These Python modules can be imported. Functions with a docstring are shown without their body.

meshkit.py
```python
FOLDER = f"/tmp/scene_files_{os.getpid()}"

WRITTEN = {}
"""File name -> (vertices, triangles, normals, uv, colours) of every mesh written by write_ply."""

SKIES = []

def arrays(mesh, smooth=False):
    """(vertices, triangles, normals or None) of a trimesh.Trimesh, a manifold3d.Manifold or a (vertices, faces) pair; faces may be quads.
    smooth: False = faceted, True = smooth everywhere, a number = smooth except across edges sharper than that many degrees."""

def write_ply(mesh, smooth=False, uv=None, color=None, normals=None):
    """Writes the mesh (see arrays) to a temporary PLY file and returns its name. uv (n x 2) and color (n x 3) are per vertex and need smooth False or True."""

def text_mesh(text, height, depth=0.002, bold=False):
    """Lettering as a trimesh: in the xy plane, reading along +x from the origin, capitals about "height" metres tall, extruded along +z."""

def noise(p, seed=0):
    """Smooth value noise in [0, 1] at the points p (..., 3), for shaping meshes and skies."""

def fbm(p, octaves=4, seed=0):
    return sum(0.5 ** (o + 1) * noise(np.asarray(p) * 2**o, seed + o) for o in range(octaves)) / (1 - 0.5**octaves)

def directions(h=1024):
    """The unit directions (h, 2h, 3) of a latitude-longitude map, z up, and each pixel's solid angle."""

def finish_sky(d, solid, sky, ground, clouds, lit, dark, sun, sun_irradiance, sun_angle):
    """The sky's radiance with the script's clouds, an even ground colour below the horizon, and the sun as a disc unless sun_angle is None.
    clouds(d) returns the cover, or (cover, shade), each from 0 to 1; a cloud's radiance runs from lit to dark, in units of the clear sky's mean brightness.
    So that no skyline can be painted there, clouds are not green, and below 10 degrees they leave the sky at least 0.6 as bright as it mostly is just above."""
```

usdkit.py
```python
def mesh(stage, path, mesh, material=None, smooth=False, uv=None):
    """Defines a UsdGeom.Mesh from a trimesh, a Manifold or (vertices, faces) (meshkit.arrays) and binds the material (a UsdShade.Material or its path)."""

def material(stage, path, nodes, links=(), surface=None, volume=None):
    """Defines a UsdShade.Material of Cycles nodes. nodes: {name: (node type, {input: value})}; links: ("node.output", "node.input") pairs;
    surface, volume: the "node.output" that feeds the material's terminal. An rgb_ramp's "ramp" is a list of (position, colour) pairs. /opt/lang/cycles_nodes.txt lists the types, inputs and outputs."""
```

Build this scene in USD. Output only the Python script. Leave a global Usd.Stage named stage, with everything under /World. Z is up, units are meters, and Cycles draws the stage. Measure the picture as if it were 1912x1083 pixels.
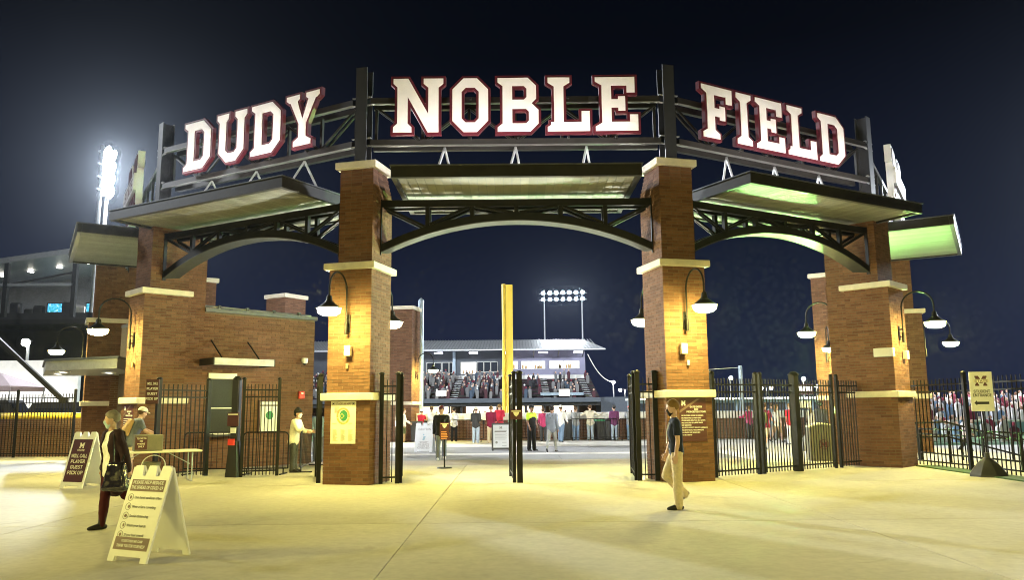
import math, random
import numpy as np, trimesh, usdkit, meshkit
import manifold3d as m3
from shapely.geometry import Polygon, box as sbox, Point, MultiPolygon, LineString
from shapely.ops import unary_union
from shapely import affinity
from pxr import Usd, UsdGeom, UsdLux, UsdShade, Gf, Sdf, Vt
rng = random.Random(7)
PI = math.pi
stage = Usd.Stage.CreateInMemory()
UsdGeom.SetStageUpAxis(stage, 'Z')
UsdGeom.Xform.Define(stage, '/World')
UsdGeom.Scope.Define(stage, '/World/Looks')
# ---------------------------------------------------------------- camera, sky, exposure
EYE = 1.68
pitch, roll = math.atan(220.5 / 1480.0), math.radians(0.5)
cam = UsdGeom.Camera.Define(stage, '/World/camera')
cam.CreateHorizontalApertureAttr(36.0); cam.CreateVerticalApertureAttr(36.0 * 581 / 1024)
cam.CreateFocalLengthAttr(36.0 * 1480 / 1912)
cam.CreateClippingRangeAttr(Gf.Vec2f(0.1, 3000))
cam.CreateExposureAttr(0.22)
_r0, _u0 = np.array([1, 0, 0.]), np.array([0, -math.sin(pitch), math.cos(pitch)])
_f = np.array([0, math.cos(pitch), math.sin(pitch)])
_r = math.cos(roll) * _r0 - math.sin(roll) * _u0
_u = math.sin(roll) * _r0 + math.cos(roll) * _u0
cam.AddTransformOp().Set(Gf.Matrix4d(*_r, 0, *_u, 0, *(-_f), 0, 0, 0, EYE, 1))
SKY_STRENGTH, SUN_EL = 0.075, math.radians(2.0)
sky_mat = usdkit.material(stage, '/World/Looks/night_sky', {
    's': ('sky_texture', {'sky_type': 'single_scattering', 'sun_disc': False, 'sun_elevation': SUN_EL, 'sun_rotation': PI, 'aerosol_density': 1.0, 'ozone_density': 3.0}),
    'tc': ('texture_coordinate', {}), 'sx': ('separate_xyz', {}),
    'r': ('rgb_ramp', {'ramp': [(0.0, (.13, .20, .55)), (.1, (.11, .165, .46)), (.2, (.06, .09, .25)), (.42, (.010, .015, .042)), (1, (.004, .006, .014))]}),
    'h': ('mix', {'mix_type': 'mix', 'fac': 0.99}),
    'b': ('background_shader', {'strength': SKY_STRENGTH})},
    [('tc.generated', 'sx.vector'), ('sx.z', 'r.fac'), ('s.color', 'h.color1'), ('r.color', 'h.color2'), ('h.color', 'b.color')], surface='b.background')
dome = UsdLux.DomeLight.Define(stage, '/World/sky')
UsdShade.MaterialBindingAPI.Apply(dome.GetPrim()).Bind(sky_mat)
dome.GetPrim().SetCustomDataByKey('kind', 'structure')
LAMP_W = 425.0      # radiance of a gooseneck lamp's lens
FLOOD_W = 2700.0    # radiance of a stadium floodlight
SIGN_W = 340.0      # radiance of the sign floodlights on the canopy roofs
HAZE = 0.0001
# ---------------------------------------------------------------- helpers
_count = {}
def numbered(parent, name):
    k = (parent, name); n = _count.get(k, 0); _count[k] = n + 1
    return f'{parent}/{name}' if n == 0 else f'{parent}/{name}_{n:03d}'
def tags(prim, label=None, cat=None, group=None, kind=None):
    for k, v in (('label', label), ('category', cat), ('group', group), ('kind', kind)):
        if v: prim.SetCustomDataByKey(k, v)
def thing(name, label, cat, loc=(0, 0, 0), rot=0.0, group=None, kind=None):
    p = numbered('/World', name)
    x = UsdGeom.Xform.Define(stage, p); x.AddTranslateOp().Set(Gf.Vec3d(*map(float, loc))); x.AddRotateZOp().Set(math.degrees(rot))
    tags(x.GetPrim(), label, cat, group, kind)
    return p
def copy_of(src, label, loc, rot=0.0, group=None, cat=None):
    sp = stage.GetPrimAtPath(src); name = src.split('/')[-1]
    while name[-3:].isdigit() and name[-4] == '_': name = name[:-4]
    p = numbered('/World', name)
    x = UsdGeom.Xform.Define(stage, p); pr = x.GetPrim()
    pr.GetReferences().AddInternalReference(src); pr.SetInstanceable(True)
    x.ClearXformOpOrder()
    ops = x.GetOrderedXformOps()
    pr.CreateAttribute('xformOp:translate', Sdf.ValueTypeNames.Double3).Set(Gf.Vec3d(*map(float, loc)))
    pr.CreateAttribute('xformOp:rotateZ', Sdf.ValueTypeNames.Float).Set(math.degrees(rot))
    x.GetXformOpOrderAttr().Set(['xformOp:translate', 'xformOp:rotateZ'])
    tags(pr, label, cat, group)
    return p
def put(parent, name, mesh, mat, label=None, kind=None, smooth=False, tone=None):
    p = numbered(parent, name)
    if isinstance(mesh, MB): mesh = mesh.vf()
    m = usdkit.mesh(stage, p, mesh, M[mat], smooth=smooth)
    if tone is not None: UsdGeom.PrimvarsAPI(m).CreatePrimvar('tone', Sdf.ValueTypeNames.FloatArray, 'vertex').Set(Vt.FloatArray.FromNumpy(np.asarray(tone, np.float32)))
    tags(m.GetPrim(), label, None, None, kind)
    return p
def single(name, label, cat, mesh, mat, group=None, kind=None, smooth=False):
    p = put('/World', name, mesh, mat, None, kind, smooth)
    tags(stage.GetPrimAtPath(p), label, cat, group, kind)
    return p
def rotz(a):
    c, s = math.cos(a), math.sin(a); return np.array([[c, -s, 0], [s, c, 0], [0, 0, 1.]])
_BV = np.array([[x, y, z] for x in (-.5, .5) for y in (-.5, .5) for z in (-.5, .5)])
_BF = np.array([[0, 1, 3], [0, 3, 2], [4, 6, 7], [4, 7, 5], [0, 4, 5], [0, 5, 1], [2, 3, 7], [2, 7, 6], [0, 2, 6], [0, 6, 4], [1, 5, 7], [1, 7, 3]])
class MB:
    def __init__(s): s.v, s.f, s.n = [], [], 0
    def add(s, v, f):
        v = np.asarray(v, float); s.v.append(v); s.f.append(np.asarray(f, int) + s.n); s.n += len(v); return s
    def vf(s): return np.vstack(s.v), np.vstack(s.f)
    def box(s, c, d, R=None):
        v = _BV * np.asarray(d, float)
        if R is not None: v = v @ np.asarray(R).T
        return s.add(v + np.asarray(c, float), _BF)
    def lohi(s, a, b):
        a, b = np.asarray(a, float), np.asarray(b, float); return s.box((a + b) / 2, b - a)
    def beam(s, p, q, w, h, up=(0, 0, 1.)):
        p, q = np.asarray(p, float), np.asarray(q, float); d = q - p; L = np.linalg.norm(d); d /= L
        up = np.asarray(up, float)
        if abs(d @ up) > .98: up = np.array([0, 1., 0])
        a = np.cross(up, d); a /= np.linalg.norm(a); b = np.cross(d, a)
        v = _BV * np.array([L, w, h]); v = v @ np.stack([d, a, b])
        return s.add(v + (p + q) / 2, _BF)
    def tube(s, pts, r, n=8, caps=True):
        p = np.asarray(pts, float); r = np.broadcast_to(r, (len(p),))
        t = np.gradient(p, axis=0); t /= np.linalg.norm(t, axis=1, keepdims=True) + 1e-12
        ref = np.array([0, 0, 1.]) if abs(t[0, 2]) < .9 else np.array([1., 0, 0])
        A = []
        a = np.cross(t[0], ref); a /= np.linalg.norm(a)
        for k in range(len(p)):
            a = a - t[k] * (a @ t[k]); a /= np.linalg.norm(a); A.append(a.copy())
        A = np.array(A); B = np.cross(t, A); ang = np.arange(n) * 2 * PI / n
        v = p[:, None] + r[:, None, None] * (np.cos(ang)[None, :, None] * A[:, None] + np.sin(ang)[None, :, None] * B[:, None])
        f = []
        for i in range(len(p) - 1):
            for j in range(n):
                a0, a1 = i * n + j, i * n + (j + 1) % n; f += [[a0, a1, a1 + n], [a0, a1 + n, a0 + n]]
        if caps:
            for j in range(1, n - 1): f += [[0, j + 1, j], [(len(p) - 1) * n, (len(p) - 1) * n + j, (len(p) - 1) * n + j + 1]]
        return s.add(v.reshape(-1, 3), f)
    def lathe(s, prof, n=20, c=(0, 0, 0)):
        prof = np.asarray(prof, float); ang = np.arange(n) * 2 * PI / n
        v = np.stack([prof[:, 0, None] * np.cos(ang), prof[:, 0, None] * np.sin(ang), np.repeat(prof[:, 1, None], n, 1)], -1).reshape(-1, 3)
        f = []
        for i in range(len(prof) - 1):
            for j in range(n):
                a0, a1 = i * n + j, i * n + (j + 1) % n; f += [[a0, a1, a1 + n], [a0, a1 + n, a0 + n]]
        return s.add(v + np.asarray(c, float), f)
    def poly(s, pg, depth, O=(0, 0, 0), X=(1, 0, 0), Y=(0, 0, 1)):
        """extrudes the shapely polygon: its x along X, y along Y, thickness along X x Y, starting at O"""
        X, Y, O = (np.asarray(a, float) for a in (X, Y, O)); N = np.cross(X, Y)
        for g in getattr(pg, 'geoms', [pg]):
            if g.is_empty or g.area < 1e-8: continue
            t = trimesh.creation.extrude_polygon(g, depth, engine='earcut')
            s.add(O + np.outer(t.vertices[:, 0], X) + np.outer(t.vertices[:, 1], Y) + np.outer(t.vertices[:, 2], N), t.faces)
        return s
    def text(s, txt, h, O, X=(1, 0, 0), Y=(0, 0, 1), depth=.003, bold=False, center=True, width=None):
        t = _text(txt, h, depth, bold); v = t.vertices.copy()
        if width: v[:, 0] *= width / max(v[:, 0].max(), 1e-6)
        if center: v[:, 0] -= v[:, 0].max() / 2
        X, Y, O = (np.asarray(a, float) for a in (X, Y, O)); N = np.cross(X, Y)
        return s.add(O + np.outer(v[:, 0], X) + np.outer(v[:, 1], Y) + np.outer(v[:, 2], N), t.faces)
    def mesh(s, t): return s.add(t.vertices, t.faces)
    def move(s, o=(0, 0, 0), R=None):
        s.v = [(v if R is None else v @ np.asarray(R).T) + np.asarray(o, float) for v in s.v]; return s
_tx = {}
def _text(t, h, d, b):
    k = (t, h, d, b)
    if k not in _tx: _tx[k] = meshkit.text_mesh(t, h, d, b)
    return _tx[k]
def rbox(d, r=.01):
    """a box with rounded edges (manifold hull of spheres)"""
    d = np.asarray(d, float) / 2 - r
    sp = m3.Manifold.sphere(r, 8)
    return m3.Manifold.batch_hull([sp.translate((sx * d[0], sy * d[1], sz * d[2])) for sx in (-1, 1) for sy in (-1, 1) for sz in (-1, 1)])
def man_vf(m):
    q = m.to_mesh(); return np.asarray(q.vert_properties)[:, :3], np.asarray(q.tri_verts)
# ---------------------------------------------------------------- materials
M = {}
def mat(name, col, rough=.6, metal=0., var=.15, scale=6., bump=0., spec=.5, bscale=None, emit=None, strength=0., detail=4):
    nodes = {'g': ('geometry', {}), 'n': ('noise_texture', {'scale': scale, 'detail': detail, 'roughness': .6}),
             'r': ('rgb_ramp', {'ramp': [(.25, tuple(c * (1 - var) for c in col)), (.75, tuple(min(1, c * (1 + var)) for c in col))]}),
             'p': ('principled_bsdf', {'roughness': rough, 'metallic': metal, 'specular_ior_level': spec})}
    links = [('g.position', 'n.vector'), ('n.fac', 'r.fac'), ('r.color', 'p.base_color')]
    if bump:
        nodes['n2'] = ('noise_texture', {'scale': bscale or scale * 8, 'detail': 4}); nodes['b'] = ('bump', {'strength': bump, 'distance': .01})
        links += [('g.position', 'n2.vector'), ('n2.fac', 'b.height'), ('b.normal', 'p.normal')]
    if emit: nodes['p'][1].update({'emission_color': emit, 'emission_strength': strength})
    M[name] = usdkit.material(stage, f'/World/Looks/{name}', nodes, links, surface='p.BSDF')
def emitter(name, col, s):
    M[name] = usdkit.material(stage, f'/World/Looks/{name}', {'e': ('emission', {'color': col, 'strength': s})}, [], surface='e.emission')
def cloth(name, col, var=.12, rough=.85): mat(name, col, rough, var=var, scale=25, bump=.25, bscale=60, spec=.2)
BR = [(.128, .062, .035), (.148, .073, .041), (.108, .052, .030), (.166, .086, .050)]
for i, c in enumerate(BR): mat(f'brick_tone_{i}', c, .85, var=.16, scale=9, bump=.35, bscale=70, spec=.25)
M['brick_mass'] = usdkit.material(stage, '/World/Looks/brick_mass', {
    'at': ('attribute', {'attribute': 'tone'}), 'g': ('geometry', {}), 'n': ('noise_texture', {'scale': 9., 'detail': 4}), 'n2': ('noise_texture', {'scale': 70., 'detail': 3}),
    'r': ('rgb_ramp', {'ramp': [(0, BR[2]), (.33, BR[0]), (.66, BR[1]), (1, BR[3])]}),
    'm': ('mix', {'mix_type': 'multiply', 'fac': .5}), 'r2': ('rgb_ramp', {'ramp': [(.25, (.7, .7, .7)), (.75, (1.25, 1.25, 1.25))]}),
    'b': ('bump', {'strength': .35, 'distance': .01}), 'p': ('principled_bsdf', {'roughness': .85, 'specular_ior_level': .25})},
    [('at.fac', 'r.fac'), ('g.position', 'n.vector'), ('n.fac', 'r2.fac'), ('r.color', 'm.color1'), ('r2.color', 'm.color2'), ('m.color', 'p.base_color'),
     ('g.position', 'n2.vector'), ('n2.fac', 'b.height'), ('b.normal', 'p.normal')], surface='p.BSDF')
M['brick_far'] = usdkit.material(stage, '/World/Looks/brick_far', {
    'tc': ('texture_coordinate', {}), 'm': ('mapping', {'rotation': (PI / 2, 0, 0)}),
    'b': ('brick_texture', {'color1': BR[0], 'color2': BR[3], 'mortar': (.2, .16, .12), 'scale': 1., 'mortar_size': .008, 'brick_width': .3, 'row_height': .0775}),
    'p': ('principled_bsdf', {'roughness': .9, 'specular_ior_level': .2})},
    [('tc.object', 'm.vector'), ('m.vector', 'b.vector'), ('b.color', 'p.base_color')], surface='p.BSDF')
mat('mortar', (.135, .10, .07), .95, var=.2, scale=14, bump=.3)
mat('limestone', (.62, .57, .46), .8, var=.1, scale=5, bump=.2)
mat('black_steel', (.009, .0088, .0086), .5, var=.3, scale=4, spec=.22)
mat('dark_steel', (.020, .019, .018), .45, var=.3, scale=3, spec=.35)
mat('grey_steel', (.32, .33, .35), .45, .3, var=.15)
mat('post_grey', (.035, .037, .042), .4, .2, var=.1)
mat('arch_pale', (.12, .12, .117), .45, .2, var=.1)
mat('arch_steel', (.035, .035, .033), .5, .0, var=.15)
mat('galvanised', (.5, .52, .54), .4, .6, var=.15)
mat('suite_violet', (.20, .195, .27), .7, var=.08, scale=.6); mat('suite_grey', (.075, .085, .10), .7, var=.1, scale=.6)
mat('roof_white', (.82, .83, .85), .5, .1, var=.06)
mat('roof_metal', (.10, .11, .13), .45, .3, var=.15)
for i in range(3): mat(f'soffit_{i}', tuple(c * (.92 + .08 * i) for c in (.20, .20, .185)), .6, var=.08, scale=2.5, spec=.2)
mat('letter_white', (.86, .84, .84), .45, var=.03)
mat('letter_maroon', (.085, .011, .019), .4, var=.12)
mat('sign_maroon', (.065, .016, .018), .45, var=.12)
mat('sign_white', (.80, .80, .78), .5, var=.05)
mat('board_grey', (.42, .44, .48), .5, var=.05)
mat('sign_cream', (.80, .77, .62), .55, var=.05)
mat('plastic_white', (.76, .76, .74), .4, var=.07, scale=3)
mat('ink_black', (.02, .02, .022), .6, var=.1); mat('ink_grey', (.16, .155, .15), .6, var=.1)
mat('ink_green', (.03, .22, .09), .6, var=.2); mat('ink_orange', (.75, .33, .12), .6, var=.15); mat('ink_brown', (.30, .22, .12), .6, var=.3, scale=30)
mat('ink_olive', (.42, .42, .12), .6, var=.2); mat('ink_taupe', (.19, .125, .105), .6, var=.15)
mat('box_cream', (.70, .68, .58), .5, var=.06); mat('box_grey', (.5, .5, .48), .5, var=.06)
mat('alarm_red', (.62, .035, .02), .4, var=.08)
mat('window_dark', (.05, .055, .05), .15, var=.3, scale=3)
mat('screen_mesh', (.03, .034, .028), .8, var=.15, scale=30)
mat('frame_white', (.72, .72, .66), .5, var=.05)
mat('table_top', (.74, .72, .58), .5, var=.06)
mat('bin_olive', (.15, .14, .10), .5, var=.15); mat('bin_black', (.03, .03, .032), .5, var=.2)
mat('yellow_paint', (.88, .64, .07), .45, var=.05, scale=1.5)
mat('blue_steel', (.34, .42, .50), .4, .4, var=.1)
mat('field_green', (.035, .11, .028), .9, var=.3, scale=.6, bump=.3)
mat('turf_strip', (.05, .10, .02), .9, var=.4, scale=8, bump=.5)
mat('skin', (.56, .36, .27), .5, var=.08, scale=12, spec=.3); mat('skin_dark', (.20, .11, .075), .5, var=.1, spec=.3)
cloth('hair_blond', (.20, .12, .045)); cloth('hair_brown', (.10, .06, .035)); cloth('hair_grey', (.26, .23, .20)); cloth('hair_black', (.018, .015, .014)); cloth('hair_auburn', (.16, .075, .035))
for n, c in dict(navy=(.02, .025, .045), black=(.016, .016, .018), white=(.78, .78, .77), khaki=(.60, .50, .33), maroon=(.20, .016, .045), red=(.55, .03, .06),
                 jeans=(.17, .25, .38), pale_jeans=(.38, .46, .56), charcoal=(.05, .05, .052), grey=(.26, .27, .28), hivis=(.45, .72, .05), plum=(.034, .018, .024), pink=(.45, .05, .14),
                 cream=(.72, .68, .56), lilac=(.50, .40, .42), blue=(.25, .36, .52), burgundy_leg=(.05, .008, .011), purple=(.16, .05, .14), tan=(.42, .28, .15), slate=(.15, .17, .22), olive=(.13, .14, .06), teal=(.22, .33, .40), cyan=(.42, .55, .62)).items(): cloth('cloth_' + n, c)
mat('leather_black', (.014, .013, .013), .35, var=.2); mat('vinyl_black', (.016, .014, .02), .12, var=.3, scale=7, bump=.5, bscale=14, spec=.8)
mat('shoe_white', (.7, .7, .68), .5)
mat('glass_dark', (.03, .035, .045), .08, var=.2)
emitter('lamp_glow', (1.0, .87, .235), LAMP_W); emitter('plaza_glow', (1.0, .87, .235), LAMP_W * 1.2)
emitter('flood_glow', (.86, .93, 1.0), FLOOD_W)
emitter('flood_far', (.86, .93, 1.0), FLOOD_W * .12)
emitter('flood_near', (.90, .95, 1.0), FLOOD_W * .12)
emitter('sign_flood_glow', (1.0, .93, .88), SIGN_W)
emitter('eave_glow', (.84, .82, 1.0), 22.)
emitter('room_glow', (1.0, .86, .62), 2.2)
emitter('window_glow', (1.0, .95, .84), 3.0)
emitter('far_glow', (1.0, .96, .88), 60.)
emitter('can_glow', (1.0, .95, .82), 12.)
emitter('led_green', (.05, 1.0, .25), 6.)
# screens: a bright picture with bands of colour
M['screen_glow'] = usdkit.material(stage, '/World/Looks/screen_glow', {
    'tc': ('texture_coordinate', {}), 'n': ('noise_texture', {'scale': 5., 'detail': 3}),
    'r': ('rgb_ramp', {'ramp': [(.3, (.02, .22, .08)), (.48, (.05, .35, .55)), (.6, (.1, .45, .9)), (.7, (.7, .85, .95))]}), 'e': ('emission', {'strength': 1.6})},
    [('tc.object', 'n.vector'), ('n.fac', 'r.fac'), ('r.color', 'e.color')], surface='e.emission')
def concrete(name, col, joint=.0):
    M[name] = usdkit.material(stage, f'/World/Looks/{name}', {
        'g': ('geometry', {}), 'n': ('noise_texture', {'scale': .35, 'detail': 6, 'roughness': .65}), 'n2': ('noise_texture', {'scale': 7., 'detail': 6, 'roughness': .7}),
        'n3': ('noise_texture', {'scale': 160., 'detail': 3}), 'n4': ('noise_texture', {'scale': 1.3, 'detail': 3, 'distortion': 1.5}), 'vo': ('voronoi_texture', {'scale': 1.7}), 'rv': ('rgb_ramp', {'ramp': [(.0, (.45, .44, .42)), (.022, (.5, .49, .47)), (.034, (1, 1, 1)), (1, (1, 1, 1))]}), 'm3': ('mix', {'mix_type': 'multiply', 'fac': .75}),
        'n5': ('noise_texture', {'scale': .12, 'detail': 4, 'distortion': .8}), 'r5': ('rgb_ramp', {'ramp': [(.35, (.88, .88, .87)), (.6, (1.04, 1.04, 1.04))]}), 'm4': ('mix', {'mix_type': 'multiply', 'fac': 1.}),
        'r': ('rgb_ramp', {'ramp': [(.3, tuple(c * .86 for c in col)), (.7, tuple(c * 1.1 for c in col))]}),
        'r2': ('rgb_ramp', {'ramp': [(.3, (.86, .86, .86)), (.7, (1.08, 1.08, 1.08))]}), 'r4': ('rgb_ramp', {'ramp': [(.22, (.78, .77, .75)), (.36, (1, 1, 1))]}),
        'm': ('mix', {'mix_type': 'multiply', 'fac': 1.}), 'm2': ('mix', {'mix_type': 'multiply', 'fac': .8}),
        'b': ('bump', {'strength': .3, 'distance': .004}), 'p': ('principled_bsdf', {'roughness': .72, 'specular_ior_level': .35})},
        [('g.position', 'n.vector'), ('g.position', 'n2.vector'), ('g.position', 'n3.vector'), ('g.position', 'n4.vector'), ('n.fac', 'r.fac'), ('n2.fac', 'r2.fac'), ('n4.fac', 'r4.fac'),
         ('r.color', 'm.color1'), ('r2.color', 'm.color2'), ('m.color', 'm2.color1'), ('r4.color', 'm2.color2'), ('m2.color', 'm3.color1'), ('g.position', 'vo.vector'), ('vo.distance', 'rv.fac'), ('rv.color', 'm3.color2'), ('g.position', 'n5.vector'), ('n5.fac', 'r5.fac'), ('m3.color', 'm4.color1'), ('r5.color', 'm4.color2'), ('m4.color', 'p.base_color'), ('n3.fac', 'b.height'), ('b.normal', 'p.normal')], surface='p.BSDF')
for i in range(3): concrete(f'concrete_{i}', tuple(c * (.95 + .05 * i) for c in (.43, .40, .315)))
for i in range(2): concrete(f'pale_concrete_{i}', tuple(c * (.96 + .06 * i) for c in (.56, .54, .50)))
concrete('grey_paving', (.22, .22, .225)); concrete('tan_paving', (.33, .28, .23)); concrete('earth', (.08, .075, .06))
# ---------------------------------------------------------------- bricks
_BQ = [[0, 1, 2], [0, 2, 3], [0, 4, 5], [0, 5, 1], [1, 5, 6], [1, 6, 2], [2, 6, 7], [2, 7, 3], [3, 7, 4], [3, 4, 0]]
def brick_list(faces, L=.30, H=.0775, J=.010, proud=.006):
    """faces: (corner x,y), tangent angle, width, z0, z1. Returns a list of (8 corners, centre, normal)."""
    out = []
    for (x, y), a, w, z0, z1 in faces:
        t = np.array([math.cos(a), math.sin(a), 0]); n = np.array([math.sin(a), -math.cos(a), 0]); o = np.array([x, y, 0.])
        nc = max(1, round((z1 - z0) / H)); h = (z1 - z0) / nc
        nb = max(1, round(w / L)); l = w / nb
        for c in range(nc):
            xs = [i * l for i in range(nb + 1)] if c % 2 == 0 else [0] + [(i + .5) * l for i in range(nb)] + [w]
            for i in range(len(xs) - 1):
                a0 = xs[i] + (J / 2 if i else -proud + .001); a1 = xs[i + 1] - (J / 2 if i < len(xs) - 2 else -proud + .001)
                p = proud + rng.uniform(-.0015, .0015)
                zz0, zz1 = z0 + c * h + J / 2, z0 + (c + 1) * h - J / 2
                q = [o + t * u + np.array([0, 0, z]) for u, z in ((a0, zz0), (a1, zz0), (a1, zz1), (a0, zz1))]
                v = np.array([r + n * p for r in q] + [r - n * .02 for r in q])
                out.append((v, v[:4].mean(0), n))
    return out
def lay_bricks(parent, faces, eye_local, named=300, far=False, ok=None):
    bl = brick_list(faces)
    if ok: bl = [b for b in bl if ok(b[1])]
    e = np.asarray(eye_local, float)
    def score(b):
        d = e - b[1]; r = np.linalg.norm(d); return -max(0, (d @ b[2]) / r) / r ** 2
    order = sorted(range(len(bl)), key=lambda i: score(bl[i])) if named else range(len(bl))
    order = list(order); mb = MB()
    for k, i in enumerate(order):
        if k < named and score(bl[i]) < 0: put(parent, 'brick', (bl[i][0], np.array(_BQ)), f'brick_tone_{rng.choice((0, 0, 1, 1, 2, 3))}')
        else: mb.add(bl[i][0], _BQ)
    if mb.n: put(parent, 'brick_courses', mb, 'brick_mass', kind='stuff', tone=np.repeat([rng.choice((0, .33, .33, .66, .66, 1)) + rng.uniform(-.1, .1) for _ in mb.v], 8))
def rect_faces(u0, u1, v0, v1, z0, z1, sides='fblr'):
    F = {'f': ((u0, v0), 0., u1 - u0), 'r': ((u1, v0), PI / 2, v1 - v0), 'b': ((u1, v1), PI, u1 - u0), 'l': ((u0, v1), -PI / 2, v1 - v0)}
    return [(*F[s], z0, z1) for s in sides]
def local_eye(loc, rot):
    return rotz(-rot) @ (np.array([0, 0, EYE]) - np.array([loc[0], loc[1], 0]))
# ---------------------------------------------------------------- ground
single('ground', None, None, MB().lohi((-400, -60, -1.2), (400, 500, -.62)), 'earth', kind='structure')
plaza = numbered('/World', 'plaza'); tags(UsdGeom.Xform.Define(stage, plaza).GetPrim(), kind='structure')
def slabs(parent, name, xs, ys, mats, gap=.008, top=0.):
    for i in range(len(xs) - 1):
        for j in range(len(ys) - 1):
            a, b = (xs[i] + gap / 2, ys[j] + gap / 2), (xs[i + 1] - gap / 2, ys[j + 1] - gap / 2)
            c = .006
            v = [(a[0], a[1], top - c), (b[0], a[1], top - c), (b[0], b[1], top - c), (a[0], b[1], top - c), (a[0] + c, a[1] + c, top), (b[0] - c, a[1] + c, top), (b[0] - c, b[1] - c, top), (a[0] + c, b[1] - c, top),
                 (a[0], a[1], top - .61), (b[0], a[1], top - .61), (b[0], b[1], top - .61), (a[0], b[1], top - .61)]
            f = [[4, 5, 6, 7]] + [[k, (k + 1) % 4, 4 + (k + 1) % 4, 4 + k] for k in range(4)] + [[8 + k, 8 + (k + 1) % 4, (k + 1) % 4, k] for k in range(4)]
            put(parent, name, (np.array(v), np.array(f)), rng.choice(mats))
slabs(plaza, 'concrete_slab', [-31.1, -25.1, -19.1, -13.1, -7.1, -1.4, 4.8, 10.8, 16.8, 22.8], [-18, -12, -6, 0, 6.2, 12.1, 18.2, 24.2], ['concrete_0', 'concrete_1', 'concrete_2'])
conc = numbered('/World', 'concourse'); tags(UsdGeom.Xform.Define(stage, conc).GetPrim(), kind='structure')
slabs(conc, 'paving_band', [-8, 7.5], [24.2, 26.4], ['tan_paving'])
slabs(conc, 'paving_band', [-8, -3.2, 1.6, 7.5], [26.4, 29.4], ['grey_paving'])
slabs(conc, 'paving_band', [-8, -5, 1.2, 7.5], [29.4, 30.4], ['pale_concrete_0'])
slabs(conc, 'paving_band', [-8, .5, 3.2, 7.5], [30.4, 35.4], ['grey_paving'])
slabs(conc, 'concrete_slab', [-8, -3, 2.5, 7.5], [35.4, 42.6], ['pale_concrete_0', 'pale_concrete_1'])
slabs(conc, 'concrete_slab', [7.5, 12, 16.5], [24.2, 30, 36, 42.6], ['pale_concrete_0', 'pale_concrete_1'])
low = numbered('/World', 'lower_walk'); tags(UsdGeom.Xform.Define(stage, low).GetPrim(), kind='structure')
slabs(low, 'concrete_slab', [16.52, 22, 28, 34, 40], [24.2, 31, 37.5, 44], ['pale_concrete_0', 'pale_concrete_1'], top=-.55)
slabs(conc, 'concrete_slab', [-31.1, -24, -16, -8], [24.2, 30, 36, 42.6], ['concrete_0', 'concrete_1'])
single('field', None, None, MB().lohi((-60, 44.1, -.615), (90, 118, -.56)), 'field_green', kind='structure')
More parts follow.
